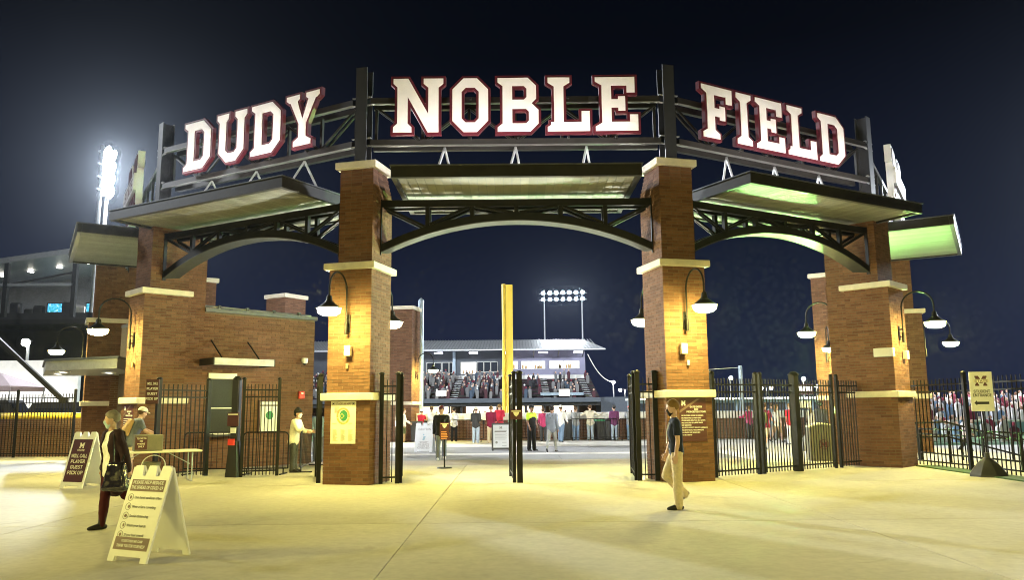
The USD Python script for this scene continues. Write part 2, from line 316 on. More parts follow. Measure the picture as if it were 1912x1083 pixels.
# ---------------------------------------------------------------- gate geometry: a polygon of 7.5 m sides, turning 29.4 degrees at each column
TURN, SIDE = math.radians(29.4), 7.5
GX, GY = 0.12, 18.8
def vertex(k):   #  column positions: k = +1 right inner, +2 right outer ..., -1 left inner ...
    if k == -3: return np.array([-15.25, 29.55]), -math.radians(60)
    s = 1 if k > 0 else -1; p = np.array([GX + s * SIDE / 2, GY])
    for i in range(1, abs(k)): p = p + SIDE * np.array([s * math.cos(i * TURN), math.sin(i * TURN)])
    return p, s * (abs(k) - .5) * TURN
def segment(k):
    if k == 0: return np.array([GX, GY]), 0.
    s = 1 if k > 0 else -1; p, _ = vertex(k); a = abs(k) * TURN
    return p + .5 * SIDE * np.array([s * math.cos(a), math.sin(a)]), s * a
def trim(mb, u0, u1, v0, v1, z0, z1, c=.015):
    """a cut stone block with a small chamfer round its top and bottom edges"""
    pts = []
    for z, i in ((z0, c), (z0 + c, 0), (z1 - c, 0), (z1, c)): pts += [(u0 + i, v0 + i, z), (u1 - i, v0 + i, z), (u1 - i, v1 - i, z), (u0 + i, v1 - i, z)]
    f = [[3, 2, 1], [3, 1, 0], [12, 13, 14], [12, 14, 15]]
    for l in range(3):
        for k in range(4):
            a, b = l * 4 + k, l * 4 + (k + 1) % 4; f += [[a, b, b + 4], [a, b + 4, a + 4]]
    return mb.add(pts, f)
COLS = {}
def column(k, label, named=300):
    (x, y), rot = vertex(k); s = 1 if k > 0 else -1; outer = abs(k) > 1
    t = thing('brick_column', label, 'column', (x, y, 0), rot, 'brick columns of the gate')
    COLS[k] = (x, y, rot, t)
    d1 = .56 if not outer else .66
    core = MB(); faces = []
    def stage_(u0, u1, v0, v1, z0, z1):
        core.lohi((u0, v0, z0), (u1, v1, z1)); faces.extend(rect_faces(u0, u1, v0, v1, z0, z1))
    stage_(-.56, .56, -.58, d1 + .02, 0, 1.88)
    stage_(-.53, .53, -.55, d1, 2.05, 4.92)
    if not outer: uu = (-.31, .53) if s < 0 else (-.53, .31); vv = (-.55, d1)
    else: uu = (-.53, .53); vv = (-.30 if k > 0 else -.42, d1)
    stage_(*uu, *vv, 5.08, 6.85)
    # the head of the shaft steps back behind
    for i in range(6): stage_(*uu, vv[0], vv[1] - .05 * (i + 1), 6.85 + i * .0775 * 1.05, 6.85 + (i + 1) * .0775 * 1.05)
    put(t, 'mortar_core', core, 'mortar')
    if outer:   # the pier behind carries on without stone bands
        bk = MB().lohi((-.45, d1 + .003, 0), (.45, d1 + .55, 7.2)); put(t, 'rear_pier_core', bk, 'mortar')
        faces += rect_faces(-.45, .45, d1 + .003, d1 + .55, 0, 7.2, 'blr')
    lay_bricks(t, faces, local_eye((x, y), rot), named)
    for z0, z1, e, (u0, u1, v0, v1) in ((1.88, 2.05, .11, (-.53, .53, -.55, d1)), (4.92, 5.08, .11, (-.53, .53, -.55, d1)), (7.343, 7.52, .10, (*uu, vv[0], vv[1] - .3))):
        put(t, 'stone_band' if z1 < 7 else 'stone_cap', trim(MB(), u0 - e, u1 + e, v0 - e, v1 + e, z0, z1), 'limestone')
    return t
column(-1, 'left inner brick gate column, stadium map poster on its front')
column(1, 'right inner brick gate column, dark rules plaque behind the walking man')
column(2, 'right outer brick gate column under the end of the word FIELD')
column(-2, 'left outer brick gate column, joined to the ticket building wall')
column(3, 'far right brick gate column behind the outer one, beside the fence', named=200)
column(-3, 'far left brick gate column half hidden behind the lamp glare', named=200)
# ---------------------------------------------------------------- canopies and arched trusses
def arch_z(u, z_end=5.38, z_mid=6.15, half=3.27):
    R = (half ** 2 + (z_mid - z_end) ** 2) / (2 * (z_mid - z_end)); return z_mid - R + math.sqrt(max(R * R - u * u, 0))
def arch_truss(k, label):
    (x, y), rot = segment(k)
    t = thing('arch_truss', label, 'truss', (x, y, 0), rot, 'arched steel trusses of the gate')
    E_ = 3.24
    for v in (-.17, .17):
        put(t, 'top_chord', MB().beam((-E_, v, 6.58), (E_, v, 6.58), .13, .17), 'black_steel')
        us = np.linspace(-E_, E_, 33); rib = MB()
        for a, b in zip(us[:-1], us[1:]):
            za, zb = arch_z(a), arch_z(b)
            vv = [(a, v - .05, za + .014), (b, v - .05, zb + .014), (b, v + .05, zb + .014), (a, v + .05, za + .014), (a, v - .05, za + .19), (b, v - .05, zb + .19), (b, v + .05, zb + .19), (a, v + .05, za + .19)]
            rib.add(vv, [[0, 2, 1], [0, 3, 2], [4, 5, 6], [4, 6, 7], [0, 1, 5], [0, 5, 4], [2, 3, 7], [2, 7, 6], [0, 4, 7], [0, 7, 3], [1, 2, 6], [1, 6, 5]])
        put(t, 'arch_rib', rib, 'black_steel')
        for j in (-2, -1, 0, 1, 2):
            u = j * 1.07; put(t, 'truss_post', MB().beam((u, v, arch_z(u) + .18), (u, v, 6.5), .10, .10), 'black_steel')
        for s in (-1, 1):
            for (ua, za), (ub, zb) in (((E_ - .05, 6.5), (2.20, arch_z(2.2) + .2)), ((2.08, arch_z(2.08) + .22), (1.13, 6.5)), ((1.0, 6.5), (.08, arch_z(.08) + .2))):
                d = MB()
                for o in (-.035, .035): d.beam((s * ua, v + o, za), (s * ub, v + o, zb), .03, .06)
                put(t, 'diagonal', d, 'black_steel')
    fl = MB(); us = np.linspace(-E_, E_, 33)   # the pale lower flange of the arch
    for a, b in zip(us[:-1], us[1:]):
        za, zb = arch_z(a), arch_z(b)
        vv = [(a, -.23, za - .012), (b, -.23, zb - .012), (b, .23, zb - .012), (a, .23, za - .012), (a, -.23, za + .012), (b, -.23, zb + .012), (b, .23, zb + .012), (a, .23, za + .012)]
        fl.add(vv, [[0, 2, 1], [0, 3, 2], [4, 5, 6], [4, 6, 7], [0, 1, 5], [0, 5, 4], [2, 3, 7], [2, 7, 6]])
    put(t, 'arch_flange', fl, 'arch_steel')
    put(t, 'end_plate', MB().box((-E_ - .005, 0, 6.0), (.02, .5, 1.35)), 'black_steel'); put(t, 'end_plate', MB().box((E_ + .005, 0, 6.0), (.02, .5, 1.35)), 'black_steel')
    return t
arch_truss(0, 'black arched truss between the two inner columns, under NOBLE')
arch_truss(1, 'black arched truss on the right, below the greenish canopy')
arch_truss(-1, 'black arched truss on the left, under DUDY')
def canopy(k, label, u0=-2.8, u1=2.8, v0=-1.72, v1=1.75, uplights=()):
    (x, y), rot = segment(k)
    t = thing('entrance_canopy', label, 'canopy', (x, y, 0), rot, 'flat canopies over the gate openings')
    n = int(round((u1 - u0 - .24) / .2)); w = (u1 - u0 - .24) / n
    for i in range(n):   # soffit boards run front to back
        a = u0 + .12 + i * w
        put(t, 'soffit_board', MB().lohi((a + .006, v0 + .12, 6.835 + rng.uniform(0, .002)), (a + w - .006, v1 - .12, 6.855)), f'soffit_{rng.randrange(3)}')
    put(t, 'roof_deck', MB().lohi((u0 + .03, v0 + .03, 6.86), (u1 - .03, v1 - .03, 7.0)), 'roof_metal')
    put(t, 'fascia', MB().lohi((u0, v0, 6.79), (u1, v0 + .12, 7.05)), 'dark_steel'); put(t, 'fascia', MB().lohi((u0, v1 - .12, 6.79), (u1, v1, 7.05)), 'dark_steel')
    put(t, 'fascia', MB().lohi((u0, v0 + .123, 6.79), (u0 + .12, v1 - .123, 7.05)), 'dark_steel'); put(t, 'fascia', MB().lohi((u1 - .12, v0 + .123, 6.79), (u1, v1 - .123, 7.05)), 'dark_steel')
    put(t, 'gutter_lip', MB().lohi((u0 - .03, v0 - .03, 7.053), (u1 + .03, v1 + .03, 7.075)), 'roof_metal')
    put(t, 'purlin', MB().lohi((u0 + .125, .9, 6.72), (u1 - .125, 1.02, 6.83)), 'dark_steel')
    for u in uplights:
        f = thing('sign_floodlight', f'small floodlight on the {"middle" if k == 0 else "right" if k > 0 else "left"} canopy roof, {("leftmost", "second from left", "third from left", "fourth from left", "rightmost, at the post")[uplights.index(u)]} of its row', 'floodlight', (x + math.cos(rot) * u + math.sin(rot) * 1.35, y + math.sin(rot) * u - math.cos(rot) * 1.35, 7.076), rot, 'sign floodlights on the canopies')
        Rt = rot_x(-.30); nrm = Rt @ np.array([0, 0, 1.])
        put(f, 'housing', MB().box((0, 0, .05), (.36, .16, .05), Rt), 'black_steel'); put(f, 'bracket', MB().box((0, 0, .012), (.08, .08, .02)), 'black_steel')
        put(f, 'lens', MB().box(np.array([0, 0, .05]) + nrm * .03, (.32, .13, .008), Rt), 'sign_flood_glow')
    return t
def rot_x(a):
    c, s = math.cos(a), math.sin(a); return np.array([[1, 0, 0], [0, c, -s], [0, s, c]])
UP = (-2.2, -.75, .75, 2.2)
canopy(0, 'middle canopy under the word NOBLE, pale boarded underside', uplights=UP)
canopy(1, 'right canopy under the word FIELD, greenish underside', u1=3.6, uplights=UP + (3.2,))
canopy(-1, 'left canopy under the word DUDY, dark sloping edge', u0=-3.6, uplights=UP)
canopy(2, 'far right canopy end glowing green beyond the outer column', v0=-2.1)
canopy(-2, 'far left canopy end, dim grey underside beside the outer column', v0=-2.1)
# ---------------------------------------------------------------- sign: posts, trusses, letters
def sign_post(k, label):
    (x, y), rot = vertex(k)
    t = thing('steel_sign_post', label, 'post', (x, y, 0), rot, 'tall steel posts carrying the sign')
    z0, z1 = 7.523, 10.08
    for s in (-1, 1): put(t, 'flange', MB().lohi((-.15, s * .16 - .012, z0), (.15, s * .16 + .012, z1)), 'post_grey')
    put(t, 'web', MB().lohi((-.012, -.147, z0), (.012, .147, z1)), 'post_grey')
    put(t, 'base_plate', MB().lohi((-.22, -.22, z0 - .002), (.22, .22, z0 + .02)), 'dark_steel')
    for z in (8.05, 8.25, 9.1, 9.3):
        put(t, 'bolt_plate', MB().lohi((-.25, -.145, z - .01), (.25, -.08, z + .01)), 'grey_steel')
for k, l in ((-1, 'steel sign post between the words DUDY and NOBLE'), (1, 'steel sign post between the words NOBLE and FIELD'), (2, 'steel sign post right of FIELD, brightly lit on its edge'), (-2, 'dim steel sign post left of the word DUDY')): sign_post(k, l)
def _foot(xc, sw, fw, y, up=1, h=.95, c=.7):
    return Polygon([(xc - fw / 2, y), (xc + fw / 2, y), (xc + fw / 2, y + up * h), (xc + sw / 2, y + up * (h + c)), (xc - sw / 2, y + up * (h + c)), (xc - fw / 2, y + up * h)])
def _oct(x0, y0, x1, y1, c, sides='abcd'):
    p = []
    p += [(x0 + c, y0)] if 'a' in sides else [(x0, y0)]
    p += [(x1 - c, y0), (x1, y0 + c)] if 'b' in sides else [(x1, y0)]
    p += [(x1, y1 - c), (x1 - c, y1)] if 'c' in sides else [(x1, y1)]
    p += [(x0 + c, y1), (x0, y1 - c)] if 'd' in sides else [(x0, y1)]
    if 'a' in sides: p += [(x0, y0 + c)]
    return Polygon(p)
def glyph(ch):
    t = 1.75; B = sbox
    if ch == 'O': return _oct(0, 0, 6.7, 10, 2.1).difference(_oct(t, t, 6.7 - t, 10 - t, .75))
    if ch == 'D':
        g = _oct(.9, 0, 7.2, 10, 2.1, 'bc').difference(_oct(.9 + t, t, 7.2 - t, 10 - t, .75, 'bc'))
        return unary_union([g, Polygon([(0, 0), (1, 0), (1, 1.5), (.9, 1.5), (0, .8)]), Polygon([(0, 10), (1, 10), (1, 8.5), (.9, 8.5), (0, 9.2)])])
    if ch == 'U':
        g = _oct(.9, 0, 7.6, 9.5, 2.1, 'ab').difference(_oct(.9 + t, t, 7.6 - t, 11, .75, 'ab'))
        return unary_union([g, _foot(.9 + t / 2, t, 3.1, 10, -1), _foot(7.6 - t / 2, t, 3.1, 10, -1)])
    if ch == 'N':
        s1, s2 = 2.1, 7.3
        return unary_union([B(s1 - t / 2, 0, s1 + t / 2, 10), B(s2 - t / 2, 0, s2 + t / 2, 10), Polygon([(s1 - t / 2, 10), (s1 + .95, 10), (s2 + t / 2, 0), (s2 - .95, 0)]),
                            _foot(s1, t, 3.1, 0), _foot(s2, t, 3.3, 10, -1), Polygon([(.55, 10), (s1, 10), (s1, 8.4), (s1 - t / 2, 8.4), (.55, 9.1)])])
    if ch == 'B':
        g = unary_union([_oct(.9, 0, 7.4, 5.5, 1.5, 'bc'), _oct(.9, 4.6, 7.0, 10, 1.5, 'bc')])
        g = g.difference(_oct(.9 + t, 1.5, 7.4 - t, 4.2, .5, 'bc')).difference(_oct(.9 + t, 5.9, 7.0 - t, 8.5, .5, 'bc'))
        return unary_union([g, Polygon([(0, 0), (1, 0), (1, 1.5), (.9, 1.5), (0, .8)]), Polygon([(0, 10), (1, 10), (1, 8.5), (.9, 8.5), (0, 9.2)])])
    if ch == 'L': return unary_union([B(1.2, 0, 1.2 + t, 10), B(.6, 0, 7.7, 1.7), B(6.2, 0, 7.7, 3.7), _foot(1.2 + t / 2, t, 4.0, 10, -1), Polygon([(0, 0), (1.3, 0), (1.3, 1.5), (1.2, 1.5), (0, .8)])])
    if ch in 'EF':
        g = [B(1.2, 0, 1.2 + t, 10), B(1.2, 8.4, 7.3, 10), B(5.8, 7.1, 7.3, 10), B(1.2, 4.3, 5.2, 5.85), B(4.2, 3.7, 5.5, 6.4), Polygon([(0, 10), (1.3, 10), (1.3, 8.5), (1.2, 8.5), (0, 9.2)])]
        g += [B(1.2, 0, 7.8, 1.65), B(6.3, 0, 7.8, 3.0), Polygon([(0, 0), (1.3, 0), (1.3, 1.5), (1.2, 1.5), (0, .8)])] if ch == 'E' else [_foot(1.2 + t / 2, t, 4.0, 0)]
        return unary_union(g)
    if ch == 'I': return unary_union([B(2 - t / 2, 0, 2 + t / 2, 10), _foot(2, t, 4, 0), _foot(2, t, 4, 10, -1)])
    if ch == 'Y':
        return unary_union([B(4 - t / 2, 0, 4 + t / 2, 4.6), _foot(4, t, 4.2, 0), Polygon([(4 - t / 2, 4.2), (4 + t / 2, 4.2), (4 + t / 2, 4.6), (4, 5.0), (2.55, 9), (.8, 9), (3.05, 4.4)]),
                            Polygon([(4 + t / 2, 4.2), (4 - t / 2, 4.2), (4 - t / 2, 4.6), (4, 5.0), (5.45, 9), (7.2, 9), (4.95, 4.4)]), _foot(1.6, 1.9, 3.2, 10, -1, .8, .5), _foot(6.4, 1.9, 3.2, 10, -1, .8, .5)])
def word_sign(k, word, spans, label):
    (x, y), rot = segment(k)
    t = thing('word_sign', label, 'sign', (x, y, 0), rot, 'lit letter signs on the gate')
    E_ = SIDE / 2 - .2
    for z, n in ((8.13, 'bottom_chord'), (9.2, 'top_chord')):
        for v in (-.14, .3): put(t, n, MB().beam((-E_, v, z), (E_, v, z), .12, .14), 'dark_steel')
        put(t, n + '_plate', MB().lohi((-E_, -.215, z - .09), (E_, -.10, z - .075)), 'arch_pale')
    us = np.linspace(-E_ + .1, E_ - .1, 7)
    for i, u in enumerate(us):
        put(t, 'web_post', MB().beam((u, .08, 8.2), (u, .08, 9.12), .07, .07), 'dark_steel')
        if i < 6:
            d = MB()
            for o in (0., .14): d.beam((u, .02 + o, 9.1 if i % 2 == 0 else 8.22), (us[i + 1], .02 + o, 8.22 if i % 2 == 0 else 9.1), .05, .05)
            put(t, 'web_diagonal', d, 'dark_steel')
    for u in (-1.75, 0, 1.75):
        for s in (-1, 1): put(t, 'strut', MB().beam((u, .05, 8.06), (u + .22 * s, .05 + .5 * s, 7.07), .045, .045), 'grey_steel')
    for ch, (a, b) in zip(word, spans):
        g = glyph(ch); gx0, _, gx1, _ = g.bounds
        g = affinity.scale(affinity.translate(g, -gx0, 0), (b - a) / (gx1 - gx0), .1365, origin=(0, 0)); g = affinity.translate(g, a, 8.285)
        out = g.buffer(.062, join_style=2, mitre_limit=2.5).simplify(.004)
        L = put(t, 'letter', MB().poly(out, .12, (0, -.32, 0), (1, 0, 0), (0, 0, 1)), 'letter_maroon')
        put(L, 'letter_face', MB().poly(g, .03, (0, -.425, 0), (1, 0, 0), (0, 0, 1)), 'letter_white')
        c = (a + b) / 2
        m = MB()
        for z in (8.19, 9.2): m.beam((c, -.31, z), (c, -.18, z), .05, .05)
        put(L, 'mount', m, 'dark_steel')
    return t
word_sign(0, 'NOBLE', [(-2.96, -1.75), (-1.53, -.66), (-.43, .56), (.78, 1.80), (1.94, 2.97)], 'middle word of the lit sign, white letters NOBLE edged in maroon')
word_sign(-1, 'DUDY', [(-2.33, -1.28), (-1.02, .11), (.30, 1.35), (1.56, 2.68)], 'left word of the lit sign, white letters DUDY edged in maroon')
word_sign(1, 'FIELD', [(-2.99, -1.97), (-1.82, -1.30), (-1.14, -.11), (.02, 1.12), (1.24, 2.28)], 'right word of the lit sign, white letters FIELD edged in maroon')
def m_shape(w, h):   # a block letter M with slab feet
    g = unary_union([sbox(.6, 0, 2.6, 10), sbox(7.4, 0, 9.4, 10), Polygon([(.6, 10), (2.9, 10), (5, 6.2), (7.1, 10), (9.4, 10), (9.4, 7.5), (6.1, 2.6), (3.9, 2.6), (.6, 7.5)]), sbox(0, 0, 3.3, 1.8), sbox(6.7, 0, 10, 1.8), sbox(0, 8.2, 2.6, 10), sbox(7.4, 8.2, 10, 10)])
    return affinity.scale(g, w / 10, h / 10, origin=(0, 0))
def m_sign(k, label):
    (x, y), rot = segment(k)
    t = thing('emblem_sign', label, 'sign', (x, y, 0), rot, 'block letter emblems on the gate')
    w, h = 2.5, 1.95; g = affinity.translate(m_shape(w, h), -w / 2, 7.85)
    put(t, 'backing', MB().poly(g.buffer(.1, join_style=2), .2, (0, -.30, 0)), 'letter_white'); put(t, 'emblem_face', MB().poly(g, .02, (0, -.505, 0)), 'letter_maroon')
    put(t, 'banner', MB().poly(sbox(-1.55, 8.55, 1.55, 9.1), .08, (0, -.53, 0)), 'letter_white')
    put(t, 'banner_lettering', MB().text('STATE', .36, (0, -.612, 8.64), bold=True, width=2.3), 'letter_maroon')
    for z in (8.13, 9.2): put(t, 'chord', MB().beam((-3.5, .05, z), (3.5, .05, z), .12, .14), 'dark_steel')
    for u in np.linspace(-3.3, 3.3, 6): put(t, 'web_post', MB().beam((u, .05, 8.2), (u, .05, 9.12), .07, .07), 'dark_steel')
    for u in (-1.5, 1.5): put(t, 'strut', MB().beam((u, .05, 8.06), (u, .3, 7.07), .05, .05), 'grey_steel')
m_sign(2, 'maroon M emblem seen edge-on right of the bright sign post'); m_sign(-2, 'maroon M emblem seen edge-on left of DUDY, beside the stadium light')
# ---------------------------------------------------------------- lamps
def wall_lamp(label, loc, rot, group='gooseneck lamps on the brick columns', scale=1.0):
    t = thing('wall_lamp', label, 'lamp', loc, rot, group)
    arm = [(0, -.12, -.16), (0, -.12, .3), (0, -.12, .72)] + [(0, -.54 + .42 * math.cos(a), .72 + .40 * math.sin(a)) for a in np.linspace(0, PI, 13)[1:]] + [(0, -.96, .48)]
    put(t, 'arm', MB().tube(arm, .022, 8), 'black_steel', smooth=40)
    br = MB().lohi((-.05, -.03, -.2), (.05, 0, .2)); br.beam((0, -.03, .1), (0, -.12, .1), .03, .03); br.beam((0, -.03, -.1), (0, -.12, -.1), .03, .03)
    put(t, 'bracket', br, 'black_steel')
    put(t, 'socket', MB().tube([(0, -.12, -.26), (0, -.12, .02)], .04, 10), 'black_steel', smooth=40)
    put(t, 'shade', MB().lathe([(.0, .53), (.05, .525), (.065, .48), (.07, .41), (.11, .365), (.18, .31), (.24, .265), (.285, .245), (.285, .234), (.23, .25), (.16, .29)], 24, (0, -.96, 0)), 'black_steel', smooth=50)
    put(t, 'lens', MB().lathe([(.245, .243), (.26, .20), (.24, .14), (.17, .09), (.08, .07), (0, .066)], 20, (0, -.96, 0)), 'lamp_glow', smooth=True)
    return t
def on_col(k, face, u, z, d=0.0):
    x, y, rot, _ = COLS[k]; off = {'f': (u, -.56), 'r': (.54, u), 'l': (-.54, u), 'b': (u, .57), 'B': (u, 1.23)}[face]
    p = rotz(rot) @ np.array([*off, 0]); return (x + p[0], y + p[1], z), rot + {'f': 0, 'r': PI / 2, 'l': -PI / 2, 'b': PI, 'B': PI}[face]
LAMP_Z = 3.65
def lamp_on(k, face, u, label, z=LAMP_Z):
    return wall_lamp(label, *on_col(k, face, u, z))
lamp_on(-1, 'f', -.02, 'lit gooseneck lamp on the front of the left inner column above the map poster')
lamp_on(1, 'f', -.02, 'lit gooseneck lamp on the front of the right inner column above the white box')
lamp_on(-1, 'b', .16, 'lit gooseneck lamp behind the left inner column, peeping past its right edge')
lamp_on(1, 'b', -.16, 'lit gooseneck lamp behind the right inner column, peeping past its left edge')
lamp_on(2, 'f', -.02, 'lit gooseneck lamp on the right face of the right outer column')
lamp_on(-2, 'f', -.02, 'lit gooseneck lamp glaring on the left face of the left outer column')
lamp_on(2, 'B', .16, 'lit gooseneck lamp on the rear of the right outer column, over the fence')
lamp_on(3, 'f', 0., 'lit gooseneck lamp on the far right column, rightmost of the lamps')
def plaza_lamp(label, x, y):
    t = thing('plaza_lamp', label, 'street lamp', (x, y, 0), 0, 'street lamps round the plaza')
    put(t, 'pole', MB().tube([(0, 0, 0), (0, 0, 4.9)], [.075, .055], 10), 'black_steel'); put(t, 'base', MB().lathe([(.16, 0), (.16, .25), (.09, .4), (.075, .42)], 14), 'black_steel')
    for s in (-1, 1):
        put(t, 'arm', MB().tube([(0, 0, 4.5), (0, 0, 4.9)] + [(s * (.45 - .45 * math.cos(a)), 0, 4.9 + .4 * math.sin(a)) for a in np.linspace(0, PI, 11)[1:]] + [(s * .9, 0, 4.65)], .025, 8), 'black_steel')
        put(t, 'shade', MB().lathe([(0, .30), (.06, .3), (.09, .2), (.2, .09), (.345, 0), (.345, -.012), (.2, .05)], 20, (s * .9, 0, 4.4)), 'black_steel'); put(t, 'lens', MB().lathe([(.30, 0), (.31, -.05), (.21, -.17), (0, -.2)], 16, (s * .9, 0, 4.4)), 'plaza_glow', smooth=True)
plaza_lamp('double gooseneck street lamp on the plaza, left of the view', -12.5, 8.0); plaza_lamp('double gooseneck street lamp on the plaza, right of the view', 12.0, 7.0)
plaza_lamp('double gooseneck street lamp on the plaza behind the viewer, left', -6.5, -4.5); plaza_lamp('double gooseneck street lamp on the plaza behind the viewer, right', 7.0, -4.5)
# ---------------------------------------------------------------- floodlights that light the canopies from behind the columns
for n_, c_, w_ in (('accent_green2', (.38, 1.0, .24), 7000.), ('concourse_glow', (.95, .97, 1.0), 620.), ('accent_green', (.42, 1.0, .26), 4500.), ('accent_pale', (.96, 1.0, .78), 3200.), ('accent_white', (1.0, .97, .86), 420.), ('accent_wall', (1.0, .98, .9), 700.)): emitter(n_, c_, w_)
def accent(label, loc, aim, glow):
    loc = np.array(loc, float); d_ = np.array(aim, float) - loc; a = math.atan2(d_[1], d_[0]) + PI / 2; el = math.atan2(d_[2], math.hypot(d_[0], d_[1]))
    t = thing('accent_floodlight', label, 'floodlight', tuple(loc), a, 'floodlights behind the columns')
    Rt = rot_x(-el)
    put(t, 'housing', MB().box(Rt @ np.array([0, .12, 0]), (.5, .22, .36), Rt), 'black_steel'); put(t, 'lens', MB().box(Rt @ np.array([0, .004, 0]), (.46, .008, .32), Rt), glow)
    hd_ = MB()
    for o, z_ in (((0, -.08, .185), (.52, .2, .01)), ((0, -.08, -.185), (.52, .2, .01)), ((.255, -.08, 0), (.01, .2, .36)), ((-.255, -.08, 0), (.01, .2, .36))): hd_.box(Rt @ np.array(o), z_, Rt)
    put(t, 'hood', hd_, 'black_steel', kind='stuff'); put(t, 'post', MB().beam((0, .13, -.2), (0, .13, -loc[2] - .02), .06, .06), 'black_steel')
    return t
accent('green tinted floodlight on a short post behind the right outer column', (12.2, 27.6, 1.4), (9.2, 22.8, 6.8), 'accent_green')
accent('second green tinted floodlight on a short post behind the right outer column', (11.2, 27.3, 1.4), (6.4, 20.6, 6.8), 'accent_green2')
accent('pale floodlight on a short post behind the left inner column aimed at the middle canopy', (-4.2, 23.3, 1.2), (.2, 18.0, 6.8), 'accent_pale')
accent('pale floodlight on a short post behind the right inner column aimed at the middle canopy', (4.75, 23.3, 1.2), (0, 18.0, 6.8), 'accent_pale')
accent('white floodlight on a short post behind the left inner column aimed at the left canopy', (-4.7, 24.2, 1.2), (-6.4, 20.2, 6.8), 'accent_white')
accent('white floodlight on the ground before the white wall, left one of the two', (-31.0, 42.5, .1), (-31.5, 46, 2.2), 'accent_wall')
accent('white floodlight on the ground before the white wall, right one of the two', (-26.5, 42.5, .1), (-27, 46, 2.2), 'accent_wall')
def concourse_flood(label, loc, aim):
    d_ = np.array(aim, float) - loc; a = math.atan2(d_[1], d_[0]) + PI / 2
    t = thing('concourse_floodlight', label, 'floodlight', (loc[0], loc[1], 0), a, 'floodlights over the concourse')
    put(t, 'pole', MB().tube([(0, .2, 0), (0, .2, loc[2])], .07, 8), 'dark_steel'); Rt = rot_x(.12)
    put(t, 'housing', MB().box((0, .12, loc[2]), (1.2, .2, .5), Rt), 'black_steel'); put(t, 'lens', MB().box(np.array([0, .12, loc[2]]) + Rt @ np.array([0, -.106, 0]), (1.1, .01, .44), Rt), 'concourse_glow')
concourse_flood('concourse floodlight behind the ticket building roof, aimed at the railing', (-8.3, 28.4, 4.75), (1, 42, 0))
concourse_flood('concourse floodlight on a pole behind the right inner column, aimed at the railing', (5.3, 26.2, 5.2), (5, 42, 0))
# ---------------------------------------------------------------- stadium floodlight towers
def tower(label, loc, aim, z, cols, rows, pole_dx, tilt=.35, lens=.30, step=.9, pole_r=.22, glow='flood_glow'):
    a = math.atan2(aim[1] - loc[1], aim[0] - loc[0]) + PI / 2     # local -y looks at the field
    t = thing('floodlight_tower', label, 'light tower', (*loc, 0), a, 'floodlight towers round the field')
    for s in (-1, 1): put(t, 'pole', MB().tube([(s * pole_dx, .3, -.1), (s * pole_dx, .3, z + rows * step / 2)], [pole_r, pole_r * .6], 10), 'galvanised', smooth=40)
    R = rot_x(tilt); w = cols * step / 2 + .2
    for r in range(rows):
        zz = z + (r - (rows - 1) / 2) * step
        put(t, 'crossbar', MB().beam((-w, .3, zz - .1), (w, .3, zz - .1), .12, .12), 'galvanised')
        for c in range(cols):
            x = (c - (cols - 1) / 2) * step
            h = MB().lathe([(.0, .3), (.12, .28), (lens * 1.1, .02), (lens * 1.1, -.04), (lens, -.04)], 14); Rm = R @ rot_x(PI / 2) @ np.diag([1, 1, -1.])
            h = h.move((x, 0, zz), R @ np.array([[1, 0, 0], [0, 0, 1.], [0, 1, 0]]))
            L = put(t, 'floodlight', h, 'galvanised', smooth=40)
            d = MB().lathe([(0, -.03), (lens, -.02)], 14).move((x, 0, zz), R @ np.array([[1, 0, 0], [0, 0, 1.], [0, 1, 0]]))
            put(L, 'lens', d, glow)
    return t
tower('bank of white floodlights on two thin poles above the grandstand roof', (9.7, 150), (0, 60), 22.8, 7, 2, 3.6, lens=.34, step=1.25, glow='flood_far')
tower('glaring stadium floodlight tower behind the far left canopy', (-31.5, 60), (18, 64), 20.2, 2, 4, .6, lens=.50, step=1.0)
tower('stadium floodlight tower beyond the right end of the field', (62, 66), (12, 80), 20.5, 6, 4, 1.2, lens=.32, step=1.0)
# ---------------------------------------------------------------- ticket building and brick piers
Lx, Ly, Lr, _ = COLS[-2]
tb = thing('ticket_building', 'brick ticket building with service window and small awning, left of the gate', 'building', (Lx, Ly, 0), Lr)
V0, V1 = 1.22, 4.9
put(tb, 'wall_core', MB().lohi((-6, V0, 0), (.44, V1, 4.55)), 'mortar')
def _clear(c):
    y, z = c[1], c[2]
    return not (1.42 < y < 2.26 and .98 < z < 2.62 and c[0] > .4)
lay_bricks(tb, [((.44, V0), PI / 2, V1 - V0, 0, 3.565), ((.44, V0), PI / 2, V1 - V0, 4.12, 4.5)], local_eye((Lx, Ly), Lr), 300, ok=_clear)
mb = MB()
n = int((V1 - V0) / .095)
for i in range(n):
    y0 = V0 + i * (V1 - V0) / n; q = [(.446, y0 + .005, 3.575), (.446, y0 + (V1 - V0) / n - .005, 3.575), (.446, y0 + (V1 - V0) / n - .005, 4.11), (.446, y0 + .005, 4.11)]
    q2 = []
faces2 = [((.44, V0), PI / 2, V1 - V0, 3.57, 4.115)]
for b in brick_list(faces2): mb.add(b[0], _BQ)
put(tb, 'upper_courses', mb, 'brick_mass', kind='stuff', tone=np.repeat([rng.random() for _ in mb.v], 8))
for z in (3.555, 4.1): put(tb, 'brick_ledge', MB().lohi((.441, V0 + .01, z), (.462, V1 + .01, z + .022)), 'brick_tone_2')
put(tb, 'coping', MB().lohi((-6.02, V0 - .01, 4.553), (.53, V1 + .06, 4.66)), 'roof_metal')
put(tb, 'roof_pipe', MB().tube([(.2, V0 + .1, 4.75), (.2, V1, 4.72)], .03, 8), 'galvanised')
for i in range(4): put(tb, 'pipe_support', MB().lohi((.15, V0 + .5 + i * .9, 4.663), (.25, V0 + .58 + i * .9, 4.80)), 'roof_metal')
w = put(tb, 'window', MB().lohi((.4405, 1.45, 1.02), (.45, 2.22, 2.58)), 'screen_mesh')
fr = []
